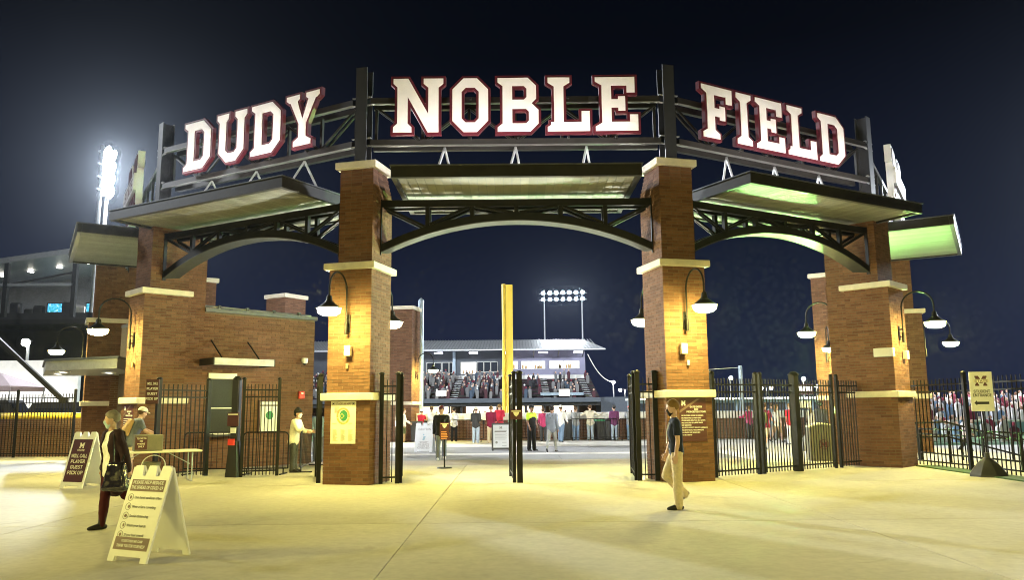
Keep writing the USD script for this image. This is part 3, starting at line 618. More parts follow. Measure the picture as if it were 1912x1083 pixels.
for a, b in (((1.42, 1.0), (1.47, 2.6)), ((2.20, 1.0), (2.25, 2.6)), ((1.473, 1.0), (2.197, 1.04)), ((1.473, 1.73), (2.197, 1.765))): put(w, 'frame', MB().lohi((.451, *a), (.485, *b)), 'frame_white')
put(w, 'header', MB().lohi((.442, 1.40, 2.603), (.50, 2.27, 2.76)), 'frame_white'); put(w, 'counter', MB().lohi((.45, 1.38, .93), (.68, 2.3, .985)), 'bin_black')
put(w, 'counter_paper', MB().lohi((.55, 1.6, .99), (.66, 2.0, 1.01)), 'sign_white')
aw = put(tb, 'awning', MB().lohi((.446, 1.15, 3.0), (1.32, 3.0, 3.03)), 'dark_steel')
for a, b in (((.446, 1.12, 2.96), (1.35, 1.15, 3.16)), ((.446, 3.0, 2.96), (1.35, 3.03, 3.16)), ((1.32, 1.153, 2.96), (1.35, 2.997, 3.16))): put(aw, 'edge', MB().lohi(a, b), 'grey_steel' if a[0] > 1 else 'dark_steel')
for v in (1.45, 2.6): put(aw, 'tie_rod', MB().tube([(.446, v, 3.72), (1.25, v, 3.12)], .022, 6), 'black_steel')
ps = put(tb, 'poster_case', MB().lohi((.446, 3.02, .98), (.50, 3.72, 1.98)), 'sign_maroon'); put(ps, 'poster', MB().lohi((.501, 3.07, 1.04), (.507, 3.67, 1.80)), 'sign_white')
put(ps, 'poster_heading', MB().lohi((.501, 3.07, 1.84), (.507, 3.67, 1.93)), 'sign_white'); put(ps, 'field_drawing', MB().lathe([(.0, 0), (.10, 0), (.13, .002), (0, .004)], 12).move((.508, 3.37, 1.52), np.array([[0, 0, 1.], [1, 0, 0], [0, 1, 0]])), 'ink_green')
al = put(tb, 'fire_alarm', rbox((.08, .20, .24), .02).translate((.49, 4.46, 2.14)), 'alarm_red'); put(al, 'strobe', MB().lohi((.531, 4.42, 2.16), (.545, 4.50, 2.22)), 'sign_white')
cm = put(tb, 'security_camera', MB().lathe([(0, .10), (.10, .10), (.10, 0), (.085, -.05), (.04, -.09), (0, -.1)], 16, (.60, 4.48, 3.2)), 'plastic_white', smooth=40); put(cm, 'dome', MB().lathe([(.07, -.06), (.055, -.1), (0, -.125)], 14, (.60, 4.48, 3.2)), 'glass_dark', smooth=True); put(cm, 'arm', MB().lohi((.446, 4.45, 3.22), (.55, 4.51, 3.27)), 'plastic_white')
# plaque on the left outer column
def plaque(k, face, u0, u1, z0, z1, label, seed=0, heading=True):
    x, y, rot, _ = COLS[k]; (px, py, _), r = on_col(k, face, (u0 + u1) / 2, 0)
    t = thing('rules_plaque', label, 'sign', (px, py, 0), r, None)
    w = u1 - u0; v = -.035; R_ = random.Random(seed)
    put(t, 'panel', MB().lohi((-w / 2, v, z0), (w / 2, -.012, z1)), 'sign_maroon')
    put(t, 'emblem', MB().poly(affinity.translate(m_shape(.10, .11), -w / 2 + .05, z1 - .16), .004, (0, v - .001, 0)), 'sign_white')
    put(t, 'stripe', MB().poly(Polygon([(-w / 2, z1 - .27), (-w / 2, z1 - .33), (w * .28, z1 - .01), (w * .16, z1 - .01)]), .003, (0, v - .001, 0)), 'ink_taupe')
    hd = MB()
    for i, s_ in enumerate(('GATE ENTRY', 'AND', 'PROHIBITED ITEMS')): hd.text(s_, .036, (w * .12, v - .002, z1 - .21 - i * .055), bold=True)
    put(t, 'heading', hd, 'sign_white')
    L = ['NO OUTSIDE FOOD OR DRINKS', 'NO WEAPONS OF ANY KIND', 'CLEAR BAGS ONLY AT ALL GATES', 'NO COOLERS OR LARGE BAGS', 'NO SMOKING', 'NO PETS EXCEPT SERVICE ANIMALS', 'NO ARTIFICIAL NOISEMAKERS', 'ALL BAGS ARE SEARCHED', 'NO RE-ENTRY']
    body = MB(); zz = z1 - .40
    for s_ in L: body.text(s_, .026, (-w / 2 + .04, v - .002, zz), bold=True, center=False); zz -= .054
    put(t, 'rules_text', body, 'sign_white')
plaque(1, 'f', -.26, .40, .90, 1.86, 'maroon rules plaque in white print on the right inner column')
plaque(-2, 'f', -.36, .30, .90, 1.86, 'maroon rules plaque in white print on the left outer column, behind the woman')
# stadium map poster
(px, py, _), r = on_col(-1, 'f', -.085, 0)
t = thing('map_poster', 'cream stadium map poster with green field on the left inner column', 'poster', (px, py, 0), r)
put(t, 'sheet', MB().lohi((-.31, -.035, .91), (.31, -.012, 1.86)), 'sign_cream')
hd = MB().text('STADIUM MAP', .05, (0, -.037, 1.785), bold=True, width=.40); put(t, 'heading', hd, 'ink_brown')
for s in (-1, 1): put(t, 'corner_emblem', MB().poly(affinity.translate(m_shape(.05, .055), s * .25 - .025, 1.78), .003, (0, -.036, 0)), 'ink_black')
P_ = lambda pg, d, m_, nm: put(t, nm, MB().poly(pg, d, (0, -.036, 0)), m_)
def ell(x, z, a, b, n=24): return Polygon([(x + a * math.cos(i * 2 * PI / n), z + b * math.sin(i * 2 * PI / n)) for i in range(n)])
ring = ell(0, 1.53, .17, .19).difference(ell(0, 1.53, .12, .15)); P_(ring.intersection(sbox(-1, 1.5, 1, 2)), .002, 'ink_orange', 'seating_ring'); P_(ring.intersection(sbox(-1, 1, 1, 1.49)), .002, 'ink_olive', 'seating_ring')
P_(ell(.01, 1.54, .10, .12), .003, 'ink_green', 'field_drawing'); P_(Polygon([(-.03, 1.47), (.03, 1.53), (-.03, 1.59), (-.09, 1.53)]).buffer(.005).difference(Polygon([(-.03, 1.49), (.01, 1.53), (-.03, 1.57), (-.07, 1.53)])), .005, 'ink_olive', 'infield_drawing')
mb = MB()
for i in range(6): mb.poly(sbox(-.22, 1.60 + i * .025, -.10, 1.612 + i * .025), .002, (0, -.036, 0))
for i in range(3): mb.poly(sbox(-.28 + i * .21, 1.36 + (i % 2) * .03, -.16 + i * .19, 1.37 + (i % 2) * .03), .002, (0, -.036, 0))
put(t, 'map_notes', mb, 'ink_brown', kind='stuff')
mb = MB(); R_ = random.Random(3)
for c in range(3):
    for i in range(11): mb.poly(sbox(-.25 + c * .19, 1.21 - i * .024, -.25 + c * .19 + R_.uniform(.06, .13), 1.218 - i * .024), .0015, (0, -.036, 0))
put(t, 'legend_lines', mb, 'ink_olive', kind='stuff')
# boxes, speaker and small plates on the columns
def colbox(k, face, u, z, d, m_, name, label, cat):
    (px, py, _), r = on_col(k, face, u, 0)
    t = thing(name, label, cat, (px, py, z), r)
    put(t, 'case', rbox(d, .012).translate((0, -d[1] / 2 - .02, 0)), m_); put(t, 'mount', MB().lohi((-d[0] * .3, -.022, -d[2] * .3), (d[0] * .3, -.008, d[2] * .3)), 'grey_steel')
    return t
colbox(-1, 'f', .02, 3.01, (.15, .12, .24), 'box_cream', 'wall_box', 'cream box below the lamp on the left inner column', 'box')
colbox(1, 'f', -.12, 2.99, (.15, .12, .24), 'box_cream', 'wall_box', 'cream box below the lamp on the right inner column', 'box')
colbox(1, 'f', .01, 2.67, (.06, .03, .12), 'box_grey', 'cover_plate', 'small grey plate under the cream box on the right inner column', 'plate')
colbox(-1, 'f', -.02, 2.66, (.06, .03, .12), 'ink_brown', 'cover_plate', 'small brown plate under the cream box on the left inner column', 'plate')
colbox(2, 'l', -.42 + .06, 3.10, (.52, .16, .24), 'box_grey', 'wall_speaker', 'wide grey speaker box on the left face of the right outer column', 'speaker')
colbox(2, 'f', .18, 3.05, (.15, .12, .24), 'box_cream', 'wall_box', 'cream box on the lit right face of the right outer column', 'box')
colbox(-2, 'f', .1, 2.95, (.07, .05, .14), 'ink_brown', 'wall_box', 'small dark box on the lit left face of the left outer column', 'box')
def plain_pier(label, loc, rot, w=1.05, h=6.85, cap=True, name='brick_pier', bands=True):
    t = thing(name, label, 'column', (*loc, 0), rot, 'brick piers inside the gate')
    put(t, 'mortar_core', MB().lohi((-w / 2, -w / 2, 0), (w / 2, w / 2, h)), 'mortar')
    lay_bricks(t, rect_faces(-w / 2, w / 2, -w / 2, w / 2, 0, h), local_eye(loc, rot), 120)
    e = .09
    put(t, 'stone_cap', trim(MB(), -w / 2 - e, w / 2 + e, -w / 2 - e, w / 2 + e, h + .003, h + .19), 'limestone')
    if bands: put(t, 'stone_band', trim(MB(), -w / 2 - e, w / 2 + e, -w / 2 - e, w / 2 + e, 1.88, 2.05), 'limestone')
    return t
plain_pier('pale brick pier with white cap and gooseneck lamp, left of the right outer column', (13.05, 32.4), .95)
plain_pier('brick pier whose white cap just shows above the ticket building by the left column', (-12.85, 32.2), -.95)
plain_pier('brick pier with white cap rising above the middle of the ticket building roof', (-10.7, 37.2), -.55, 1.25)
plain_pier('pale brick pier with white cap behind the left inner column, beside the blue pole', (-5.75, 42.0), -.2, 1.3)
wall_lamp('lit gooseneck lamp on the pale brick pier over the right fence', (12.9 - .3, 32.4 - .56, LAMP_Z), .95 - PI / 2 + .35)
wall_lamp('unlit gooseneck lamp on the pale pier beside the blue pole', (-5.1, 41.85, LAMP_Z - .2), PI / 2 - .2, scale=1)
# ---------------------------------------------------------------- fences and gates
def fence(name, label, cat, p0, p1, h=2.35, step=.125, rails=(.14, 2.02, 2.2), posts=(0, 1), post_w=.075, group=None, mat_='black_steel', picket=.020, post_h=2.47, cap=True, bottom=.03):
    p0, p1 = np.array(p0, float), np.array(p1, float); L = np.linalg.norm(p1 - p0); a = math.atan2(*(p1 - p0)[::-1])
    t = thing(name, label, cat, (*p0, 0), a, group)
    for z in rails: put(t, 'rail', MB().lohi((0.01, -.018, z - .018), (L - .01, .018, z + .018)), mat_)
    n = max(1, int(round(L / step)))
    for i in range(1, n): put(t, 'picket', MB().lohi((i * L / n - picket / 2, -picket / 2 - .001, bottom), (i * L / n + picket / 2, picket / 2 + .001, h)), mat_)
    for i in posts:
        x = i * L; q = put(t, 'post', MB().lohi((x - post_w / 2, -post_w / 2, 0), (x + post_w / 2, post_w / 2, post_h)), mat_)
        if cap: put(q, 'post_cap', MB().lathe([(post_w * .75, 0), (post_w * .75, .02), (post_w * .45, .05), (0, .06)], 8, (x, 0, post_h + .001)), mat_)
    return t
FG = 'black picket fence around the ballpark'
GL = 'black picket gates of the entrance'
fence('picket_fence', 'black picket fence at far left, leftmost panel before the yellow topped wall', 'fence', (-21.6, 30.4), (-18.7, 30.2), group=FG, posts=(0, 1))
fence('picket_fence', 'black picket fence at far left between its two posts, before the brick wall', 'fence', (-18.6, 30.2), (-16.35, 29.87), group=FG, posts=(1,))
fence('picket_gate', 'open black picket gate leaf behind the folding table, below the maroon sign', 'gate', (-8.86, 20.0), (-8.05, 21.15), group=GL, post_w=.10)
fence('picket_gate', 'open black picket gate leaf beside the dark tapered gate post', 'gate', (-6.93, 20.6), (-6.12, 20.95), group=GL, step=.09)
fence('picket_gate', 'black gate leaf seen edge-on along the left side of the map poster column', 'gate', (-4.52, 18.78), (-4.98, 20.5), group=GL, post_w=.10)
fence('picket_fence', 'short black fixed panel against the right side of the map poster column', 'fence', (-3.02, 18.42), (-2.66, 18.50), group=FG, post_w=.09, step=.12)
fence('picket_gate', 'black gate leaf seen edge-on, just right of the short panel by the map column', 'gate', (-2.60, 18.62), (-2.84, 20.5), group=GL)
fence('picket_gate', 'black gate leaf seen edge-on at the middle of the opening, carrying a maroon sign', 'gate', (.02, 18.45), (-.07, 20.2), group=GL, post_w=.08)
t = thing('gate_post', 'thick black post standing in the middle of the central opening', 'post', (.145, 18.42, 0), 0)
put(t, 'shaft', MB().lohi((-.065, -.065, 0), (.065, .065, 2.46)), 'black_steel'); put(t, 'post_cap', MB().lathe([(.09, 2.463), (.09, 2.49), (.05, 2.53), (0, 2.54)], 10), 'black_steel'); put(t, 'latch', MB().lohi((-.03, -.11, .95), (.06, -.066, 1.1)), 'black_steel')
fence('picket_fence', 'short black fixed panel against the left side of the rules plaque column', 'fence', (2.90, 18.64), (3.30, 18.60), group=FG, post_w=.11, step=.135)
fence('picket_gate', 'black gate leaf swung back, seen steeply left of the rules plaque column', 'gate', (2.83, 18.75), (3.02, 20.7), group=GL, step=.1)
# right double gates between the inner and outer columns
def lerp(a, b, t): return tuple(np.array(a) + (np.array(b) - np.array(a)) * t)
g0, g1 = (4.80, 19.25), (10.36, 22.93)
ts = {'p0': 0, 'a': .235, 'b': .26, 'big': .462, 'c': .70, 'd': .735, 'p1': .925, 'end': .995}
G_ = {k: lerp(g0, g1, v) for k, v in ts.items()}
fence('picket_gate', 'first closed black gate leaf right of the rules plaque column', 'gate', G_['p0'], G_['a'], group=GL, post_w=.08, step=.115)
fence('picket_gate', 'second closed black gate leaf, left of the thick fence post', 'gate', G_['b'], lerp(G_['b'], G_['big'], .93), group=GL, posts=(0,), post_w=.08, step=.115)
t = thing('gate_post', 'thickest black fence post between the two closed double gates on the right', 'post', (*G_['big'], 0), .58)
put(t, 'shaft', MB().lohi((-.09, -.09, 0), (.09, .09, 2.46)), 'black_steel'); put(t, 'post_cap', MB().lathe([(.14, 2.463), (.14, 2.49), (.08, 2.55), (0, 2.57)], 12), 'black_steel')
fence('picket_gate', 'third closed black gate leaf, in front of the olive bin', 'gate', lerp(G_['big'], G_['c'], .09), G_['c'], group=GL, posts=(1,), post_w=.07, step=.115)
fence('picket_gate', 'fourth closed black gate leaf, before the foot of the right outer column', 'gate', G_['d'], G_['p1'], group=GL, post_w=.07, step=.115)
fence('picket_fence', 'short black end panel touching the right outer column', 'fence', lerp(G_['p1'], G_['end'], .22), G_['end'], group=FG, posts=(0, 1), post_w=.12, step=.13)
fence('picket_fence', 'black picket fence right of the outer column up to the tall post', 'fence', (11.30, 22.9), (11.58, 20.5), group=FG, posts=(1,), step=.16, post_w=.09)
fence('picket_fence', 'black picket fence at far right behind the student entrance sign', 'fence', (11.585, 20.4), (11.80, 15.5), group=FG, posts=(1,), step=.16, post_w=.09)
t = thing('gate_post', 'dark tapered gate post with maroon sign, left of the open picket leaf', 'post', (-7.12, 20.62, 0), -.3)
put(t, 'shaft', MB().lohi((-.085, -.085, .9), (.085, .085, 2.46)), 'dark_steel'); put(t, 'post_cap', MB().lathe([(.11, 2.463), (.11, 2.49), (.06, 2.55), (0, 2.56)], 12), 'black_steel')
mbx = MB(); v = [(-.17, -.13, 0), (.17, -.13, 0), (.17, .13, 0), (-.17, .13, 0), (-.11, -.1, .897), (.11, -.1, .897), (.11, .1, .897), (-.11, .1, .897)]
mbx.add(v, [[0, 2, 1], [0, 3, 2], [4, 5, 6], [4, 6, 7], [0, 1, 5], [0, 5, 4], [1, 2, 6], [1, 6, 5], [2, 3, 7], [2, 7, 6], [3, 0, 4], [3, 4, 7]]); put(t, 'base', mbx, 'dark_steel')
put(t, 'maroon_sign', MB().lohi((-.17, -.12, 1.28), (.16, -.09, 1.62)), 'sign_maroon'); put(t, 'sign_stripe', MB().lohi((-.15, -.128, 1.56), (.14, -.121, 1.59)), 'sign_cream')
put(t, 'notice', MB().lohi((-.06, -.128, 1.1), (.10, -.11, 1.24)), 'sign_white'); put(t, 'red_lamp', MB().lohi((-.1, -.16, .80), (.08, -.12, .96)), 'alarm_red')
def maroon_sign(label, loc, rot, z=1.42, stand=False, name='maroon_sign'):
    t = thing(name, label, 'sign', loc, rot)
    put(t, 'board', MB().lohi((-.135, -.02, z), (.135, 0, z + .225)), 'sign_maroon')
    put(t, 'stripe', MB().lohi((-.11, -.026, z + .175), (.11, -.0205, z + .195)), 'sign_cream')
    put(t, 'emblem', MB().poly(Polygon([(-.07, z + .165), (.07, z + .165), (.045, z + .10), (0, z + .06), (-.045, z + .10)]), .005, (0, -.0205, 0)), 'sign_cream')
    if stand:
        put(t, 'lower_board', MB().lohi((-.135, -.02, z - .26), (.135, 0, z - .003)), 'sign_maroon')
        R_ = random.Random(5); k = MB()
        for i in range(5): k.lohi((-.10, -.026, z - .055 - i * .045), (-.10 + R_.uniform(.08, .2), -.0205, z - .035 - i * .045))
        put(t, 'print', k, 'ink_orange', kind='stuff')
        put(t, 'pole', MB().tube([(0, .02, 0.01), (0, .02, z + .3)], .02, 8), 'black_steel'); put(t, 'foot', MB().lathe([(0, .03), (.2, .025), (.22, 0), (0, 0)], 20, (0, .02, 0)), 'black_steel')
    return t
maroon_sign('small maroon sign fixed to the middle gate post', (.07, 18.30, 0), 0)
maroon_sign('maroon sign on a thin stand before the walking man in the black jacket', (-1.96, 22.97, 0), 0, z=1.06, stand=True, name='stanchion_sign')
t = thing('hanging_sign', 'maroon hanging sign reading will call on the gate post left of the window', 'sign', (-8.96, 19.93, 0), -.1)
put(t, 'board', MB().lohi((-.17, -.075, 1.86), (.17, -.055, 2.46)), 'sign_maroon')
k = MB()
for i, s_ in enumerate(('WILL CALL', 'PLAYER', 'GUEST', 'PICK UP')): k.text(s_, .058, (0, -.077, 2.33 - i * .125), bold=True, width=.28 if i == 0 else None)
put(t, 'lettering', k, 'sign_white')
# ---------------------------------------------------------------- A-frame signs
def a_frame(label, loc, rot, w=.62, h=1.06, half=.31, board='plastic_white', humps=True, group=None, face=None, edge=.012):
    """two leaning boards hinged at the top; local -y is the printed face"""
    t = thing('a_frame_sign', label, 'sign', loc, rot, group)
    L = math.hypot(h, half)
    for s, nm in ((-1, 'front_board'), (1, 'back_board')):
        up = np.array([0, -s * half / L, h / L]) ; O = np.array([0, s * half, 0.])
        pg = sbox(-w / 2, .05, w / 2, L - .02)
        if humps:
            pg = sbox(-w / 2, .06, w / 2, L - .12)
            for c in (-.36, 0, .36): pg = pg.union(Polygon([(w * (c - .14), L - .13), (w * (c + .14), L - .13), (w * (c + .10), L), (w * (c - .10), L)]))
            for c in (-.42, .42): pg = pg.union(sbox(w * c - .05, 0, w * c + .05, .07))
            pg = pg.buffer(-.006).buffer(.006)
        else: pg = sbox(-w / 2, 0, -w / 2 + .06, .1).union(sbox(w / 2 - .06, 0, w / 2, .1)).union(pg)
        # thickness goes outwards
        if s < 0: X, Y = (1, 0, 0), up
        else: X, Y = (-1, 0, 0), up
        bd = put(t, nm, MB().poly(pg, .028, O - np.cross(X, Y) * .014, X, Y), board)
        ri = MB()
        for sx in (-1, 1): ri.beam(O + up * .02 + np.array([sx * (w / 2 - .012), 0, 0]) + np.cross(X, Y) * .002, O + up * (L - .02) + np.array([sx * (w / 2 - .012), 0, 0]) + np.cross(X, Y) * .002, .034, .022)
        put(bd, 'edge_rim', ri, board, kind='stuff')
    up = np.array([0, half / L, h / L]); O = np.array([0, -half, 0.]); N = np.cross((1, 0, 0), up)
    def P(u, v, d=.0145): return O + np.array([u, 0, 0]) + up * v + N * d
    if face: face(t, w, L, P, up)
    return t
def _rect(t, nm, m_, P, up, u0, v0, u1, v1, d=.0152): return put(t, nm, MB().poly(sbox(u0, v0, u1, v1), .002, P(0, 0, d), (1, 0, 0), up), m_)
def face_covid(t, w, L, P, up):
    W = w / 2 - .035
    hb = _rect(t, 'header_band', 'ink_taupe', P, up, -W, L - .30, W, L - .165); m = MB()
    m.text('PLEASE HELP REDUCE', .036, P(0, L - .215, .0178), (1, 0, 0), up, .0015, True, width=.48); m.text('THE SPREAD OF COVID-19', .036, P(0, L - .275, .0178), (1, 0, 0), up, .0015, True, width=.50)
    put(hb, 'lettering', m, 'sign_white')
    lines = ['Use hand sanitizer often', 'Wear a face covering', 'Social distancing', 'Wash your hands', 'If you feel unwell']
    m = MB(); rings = MB(); dots = MB(); vv = L - .385
    for i, s_ in enumerate(lines):
        v = vv - i * .105
        m.text(s_, .027, P(-.155, v, .0155), (1, 0, 0), up, .0012, True, center=False)
        c = ell(-.215, v + .012, .042, .042, 20); rings.poly(c.difference(ell(-.215, v + .012, .037, .037, 20)), .0015, P(0, 0, .0155), (1, 0, 0), up)
        dots.poly(ell(-.215 + .01 * (i % 2), v + .012, .014 + .004 * (i % 3), .020, 8), .0015, P(0, 0, .0155), (1, 0, 0), up)
    m.text('please stay home', .022, P(-.155, vv - 4 * .105 - .04, .0155), (1, 0, 0), up, .0012, False, center=False)
    put(t, 'advice_text', m, 'ink_grey'); put(t, 'icon_rings', rings, 'ink_grey', kind='stuff'); put(t, 'icons', dots, 'ink_taupe', kind='stuff')
    fb = _rect(t, 'footer_band', 'ink_taupe', P, up, -W, .13, W, .27); m = MB()
    m.text('TOGETHER WE CAN', .025, P(0, .215, .0178), (1, 0, 0), up, .0015, True); m.text('THANK YOU FOR YOUR HELP', .03, P(0, .16, .0178), (1, 0, 0), up, .0015, True, width=.44); put(fb, 'lettering', m, 'sign_white')
def face_willcall(t, w, L, P, up):
    W = w / 2 - .04
    pb = _rect(t, 'print_panel', 'sign_maroon', P, up, -W, .14, W, L - .17); m = MB()
    m.poly(affinity.translate(m_shape(.13, .12), -.065, L - .37), .0015, P(0, 0, .0178), (1, 0, 0), up)
    m.text('STATE', .045, P(0, L - .44, .0178), (1, 0, 0), up, .0015, True)
    for i, s_ in enumerate(('WILL CALL', 'PLAYER', 'GUEST', 'PICK UP')): m.text(s_, .075, P(0, L - .58 - i * .125, .0178), (1, 0, 0), up, .0015, True, width=.44 if i == 0 else None)
    put(pb, 'lettering', m, 'sign_cream')
def face_caution(t, w, L, P, up):
    m = MB(); m.text('CAUTION', .085, P(0, L - .30, .0155), (1, 0, 0), up, .0015, True, width=.50)
    for i, s_ in enumerate(('BE ALERT', 'FOR OBJECTS', 'LEAVING THE', 'PLAYING FIELD')): m.text(s_, .048, P(0, .36 - i * .075, .0155), (1, 0, 0), up, .0015, True)
    m.poly(sbox(-.2, .42, .2, .428), .0015, P(0, 0, .0155), (1, 0, 0), up)
    put(t, 'lettering', m, 'ink_grey')
    d = MB(); d.poly(ell(.02, .60, .05, .035), .0015, P(0, 0, .0155), (1, 0, 0), up); d.poly(Polygon([(-.06, .48), (.02, .46), (.05, .56), (-.02, .60)]), .0015, P(0, 0, .0155), (1, 0, 0), up); d.poly(ell(-.02, .69, .03, .03), .0015, P(0, 0, .0155), (1, 0, 0), up)
    put(t, 'warning_figure', d, 'cloth_teal', kind='stuff')
    for s in (-.14, .10): put(t, 'top_emblem', MB().poly(affinity.translate(m_shape(.08, .08), s, L - .11), .0015, P(0, 0, .0155), (1, 0, 0), up), 'ink_grey')
def face_notice(t, w, L, P, up):
    W = w / 2 - .05
    pb = _rect(t, 'notice_sheet', 'board_grey', P, up, -W, .12, W, L - .10); m = MB()
    m.poly(affinity.translate(m_shape(.11, .11), -.055, L - .27), .0015, P(0, 0, .0178), (1, 0, 0), up)
    m.poly(Polygon([(-.24, L - .34), (.24, L - .34), (.20, L - .40), (-.26, L - .40)]), .0015, P(0, 0, .0178), (1, 0, 0), up)
    for s, v in ((.12, .32), (.12, .18)): m.poly(sbox(s - .08, v, s + .10, v + .018), .0015, P(0, 0, .0178), (1, 0, 0), up)
    put(pb, 'heading', m, 'ink_grey'); m = MB()
    for i in range(9): m.poly(sbox(-.24, L - .46 - i * .03, .24 - (i % 3) * .03, L - .452 - i * .03), .0012, P(0, 0, .0178), (1, 0, 0), up)
    m.poly(ell(-.18, .33, .05, .05), .0012, P(0, 0, .0178), (1, 0, 0), up); put(pb, 'small_print', m, 'ink_grey', kind='stuff')
a_frame('grey white A-frame sign on reducing the spread of illness, nearest the camera', (-4.22, 9.52, 0), -.42, w=.60, h=1.04, half=.31, face=face_covid)
a_frame('maroon faced A-frame sign reading will call player guest pick up, behind the woman', (-9.68, 18.25, 0), -.28, w=.60, h=1.22, half=.33, face=face_willcall)
a_frame('white A-frame sign reading caution, on the concourse by the blue pole', (-3.48, 31.75, 0), -.12, w=.70, h=1.12, half=.33, face=face_caution, board='board_grey')
nt = a_frame('black framed notice board with white sheet on the concourse beside the middle gate', (-.50, 32.35, 0), .05, w=.72, h=1.10, half=.30, board='bin_black', humps=False, face=face_notice)
put(nt, 'handle', MB().tube([(.15 * math.cos(a), 0, 1.08 + .09 * math.sin(a)) for a in np.linspace(0, PI, 9)], .015, 6), 'bin_black')
# ---------------------------------------------------------------- folding table, box, big round bag, barricades, bins
def bar_table():
    p0, p1 = np.array([-9.45, 18.75]), np.array([-7.72, 19.85]); L = np.linalg.norm(p1 - p0); a = math.atan2(*(p1 - p0)[::-1])
    t = thing('folding_table', 'long cream folding table in front of the open gate leaf', 'table', (*((p0 + p1) / 2), 0), a)
    put(t, 'tabletop', rbox((L, .74, .045), .018).translate((0, 0, .72)), 'table_top', smooth=30)
    for s in (-1, 1):
        for y in (-.25, .25): put(t, 'leg', MB().tube([(s * L * .40, y, .70), (s * L * .40, y, .02)], .016, 6), 'grey_steel')
        put(t, 'foot_bar', MB().tube([(s * L * .40, -.33, .017), (s * L * .40, .33, .017)], .016, 6), 'grey_steel'); put(t, 'brace', MB().beam((s * L * .40, 0, .40), (s * L * .15, 0, .69), .02, .02), 'grey_steel')
    return (p0 + p1) / 2, a
(tc, ta) = bar_table()
tx = lambda u, v, z: (*(tc + rotz(ta)[:2, :2] @ np.array([u, v])), z)
t = thing('dark_box', 'dark green box with maroon printed front standing on the folding table', 'box', tx(-.22, -.05, .744), ta)
put(t, 'case', rbox((.62, .36, .38), .015).translate((.06, 0, .19)), 'bin_olive'); put(t, 'front_notice', MB().lohi((-.24, -.196, .04), (.02, -.183, .34)), 'sign_maroon')
k = MB()
for i, s_ in enumerate(('TICKETS', 'ON', 'PHONE', 'ONLY')): k.text(s_, .035, (-.11, -.1975, .28 - i * .062), bold=True)
put(t, 'lettering', k, 'sign_cream')
t = thing('round_cooler', 'round wire ring and dark bucket standing under the folding table', 'bucket', (*tx(-.02, .12, 0)[:2], 0), ta)
put(t, 'bucket', MB().lathe([(0, .01), (.16, .01), (.20, .46), (.21, .47), (.20, .47), (.15, .03), (0, .03)], 20), 'bin_olive', smooth=30)
put(t, 'ring', MB().tube([(.26 * math.cos(a), -.24, .40 + .24 * math.sin(a)) for a in np.linspace(0, 2 * PI, 25)], .012, 6), 'frame_white')
def barricade(label, p0, p1, n=15, h=1.1, group='black crowd barricades'):
    p0, p1 = np.array(p0, float), np.array(p1, float); L = np.linalg.norm(p1 - p0); a = math.atan2(*(p1 - p0)[::-1])
    t = thing('crowd_barricade', label, 'barricade', (*p0, 0), a, group)
    r = .12; fr = [(0.0, 0, .16), (0, 0, h - r)] + [(r - r * math.cos(q), 0, h - r + r * math.sin(q)) for q in np.linspace(0, PI / 2, 5)[1:]] + [(L - r + r * math.sin(q), 0, h - r + r * math.cos(q)) for q in np.linspace(0, PI / 2, 5)] + [(L, 0, .16)]
    put(t, 'frame', MB().tube(fr, .02, 6), 'black_steel'); put(t, 'bottom_rail', MB().tube([(0, 0, .16), (L, 0, .16)], .018, 6), 'black_steel')
    for i in range(1, n): put(t, 'bar', MB().tube([(i * L / n, 0, .165), (i * L / n, 0, h - .015)], .009, 4), 'black_steel')
    for x in (.12, L - .12): put(t, 'foot', MB().beam((x, -.3, .02), (x, .3, .02), .05, .03), 'black_steel'); put(t, 'foot_post', MB().tube([(x, 0, .03), (x, 0, .16)], .018, 6), 'black_steel')
barricade('black crowd barricade before the ticket window, left one of the pair', (-8.75, 21.45), (-7.25, 21.35), 10)
barricade('black crowd barricade before the poster case, ending beside the woman in the beanie', (-7.15, 21.35), (-5.95, 21.35), 9)
barricade('black crowd barricade the woman in the beanie leans on', (-5.72, 21.7), (-5.95, 24.8), 17)
barricade('black crowd barricade before the railing behind the man in the black jacket', (-3.9, 40.6), (-1.5, 40.6), 14)
barricade('black crowd barricade behind the hi-vis guard', (.3, 41.2), (2.7, 41.2), 14)
barricade('black crowd barricade before the bins at the railing', (2.9, 41.0), (5.3, 40.9), 14)
barricade('black crowd barricade before the man in the red cap', (5.4, 40.9), (7.8, 40.7), 14)
def bin_(label, loc, rot=0., lid='bin_black', body='bin_black', h=1.05, w=.6, group='black bins along the railing'):
    t = thing('rolling_bin', label, 'bin', (*loc, 0), rot, group)
    b = MB(); v = [(-w * .42, -w * .42, .05), (w * .42, -w * .42, .05), (w * .42, w * .42, .05), (-w * .42, w * .42, .05), (-w / 2, -w / 2, h - .1), (w / 2, -w / 2, h - .1), (w / 2, w / 2, h - .1), (-w / 2, w / 2, h - .1)]
    b.add(v, [[0, 2, 1], [0, 3, 2], [4, 5, 6], [4, 6, 7], [0, 1, 5], [0, 5, 4], [1, 2, 6], [1, 6, 5], [2, 3, 7], [2, 7, 6], [3, 0, 4], [3, 4, 7]]); put(t, 'body', b, body)
    put(t, 'lid', rbox((w * 1.06, w * 1.06, .09), .03).translate((0, 0, h - .05)), lid)
    for s in (-1, 1): put(t, 'wheel', MB().tube([(s * w * .40, w * .35, .08), (s * w * .46, w * .35, .08)], .08, 12), 'bin_black')
    put(t, 'handle', MB().tube([(-w * .35, w * .56, h - .08), (w * .35, w * .56, h - .08)], .018, 6), 'bin_black')
bin_('black bin with pale label at the railing, left of the man in the grey hoodie', (2.72, 41.75), .1)
bin_('black bin with green lid at the railing, left of the purple shirt', (4.55, 41.75), .2, lid='ink_green')
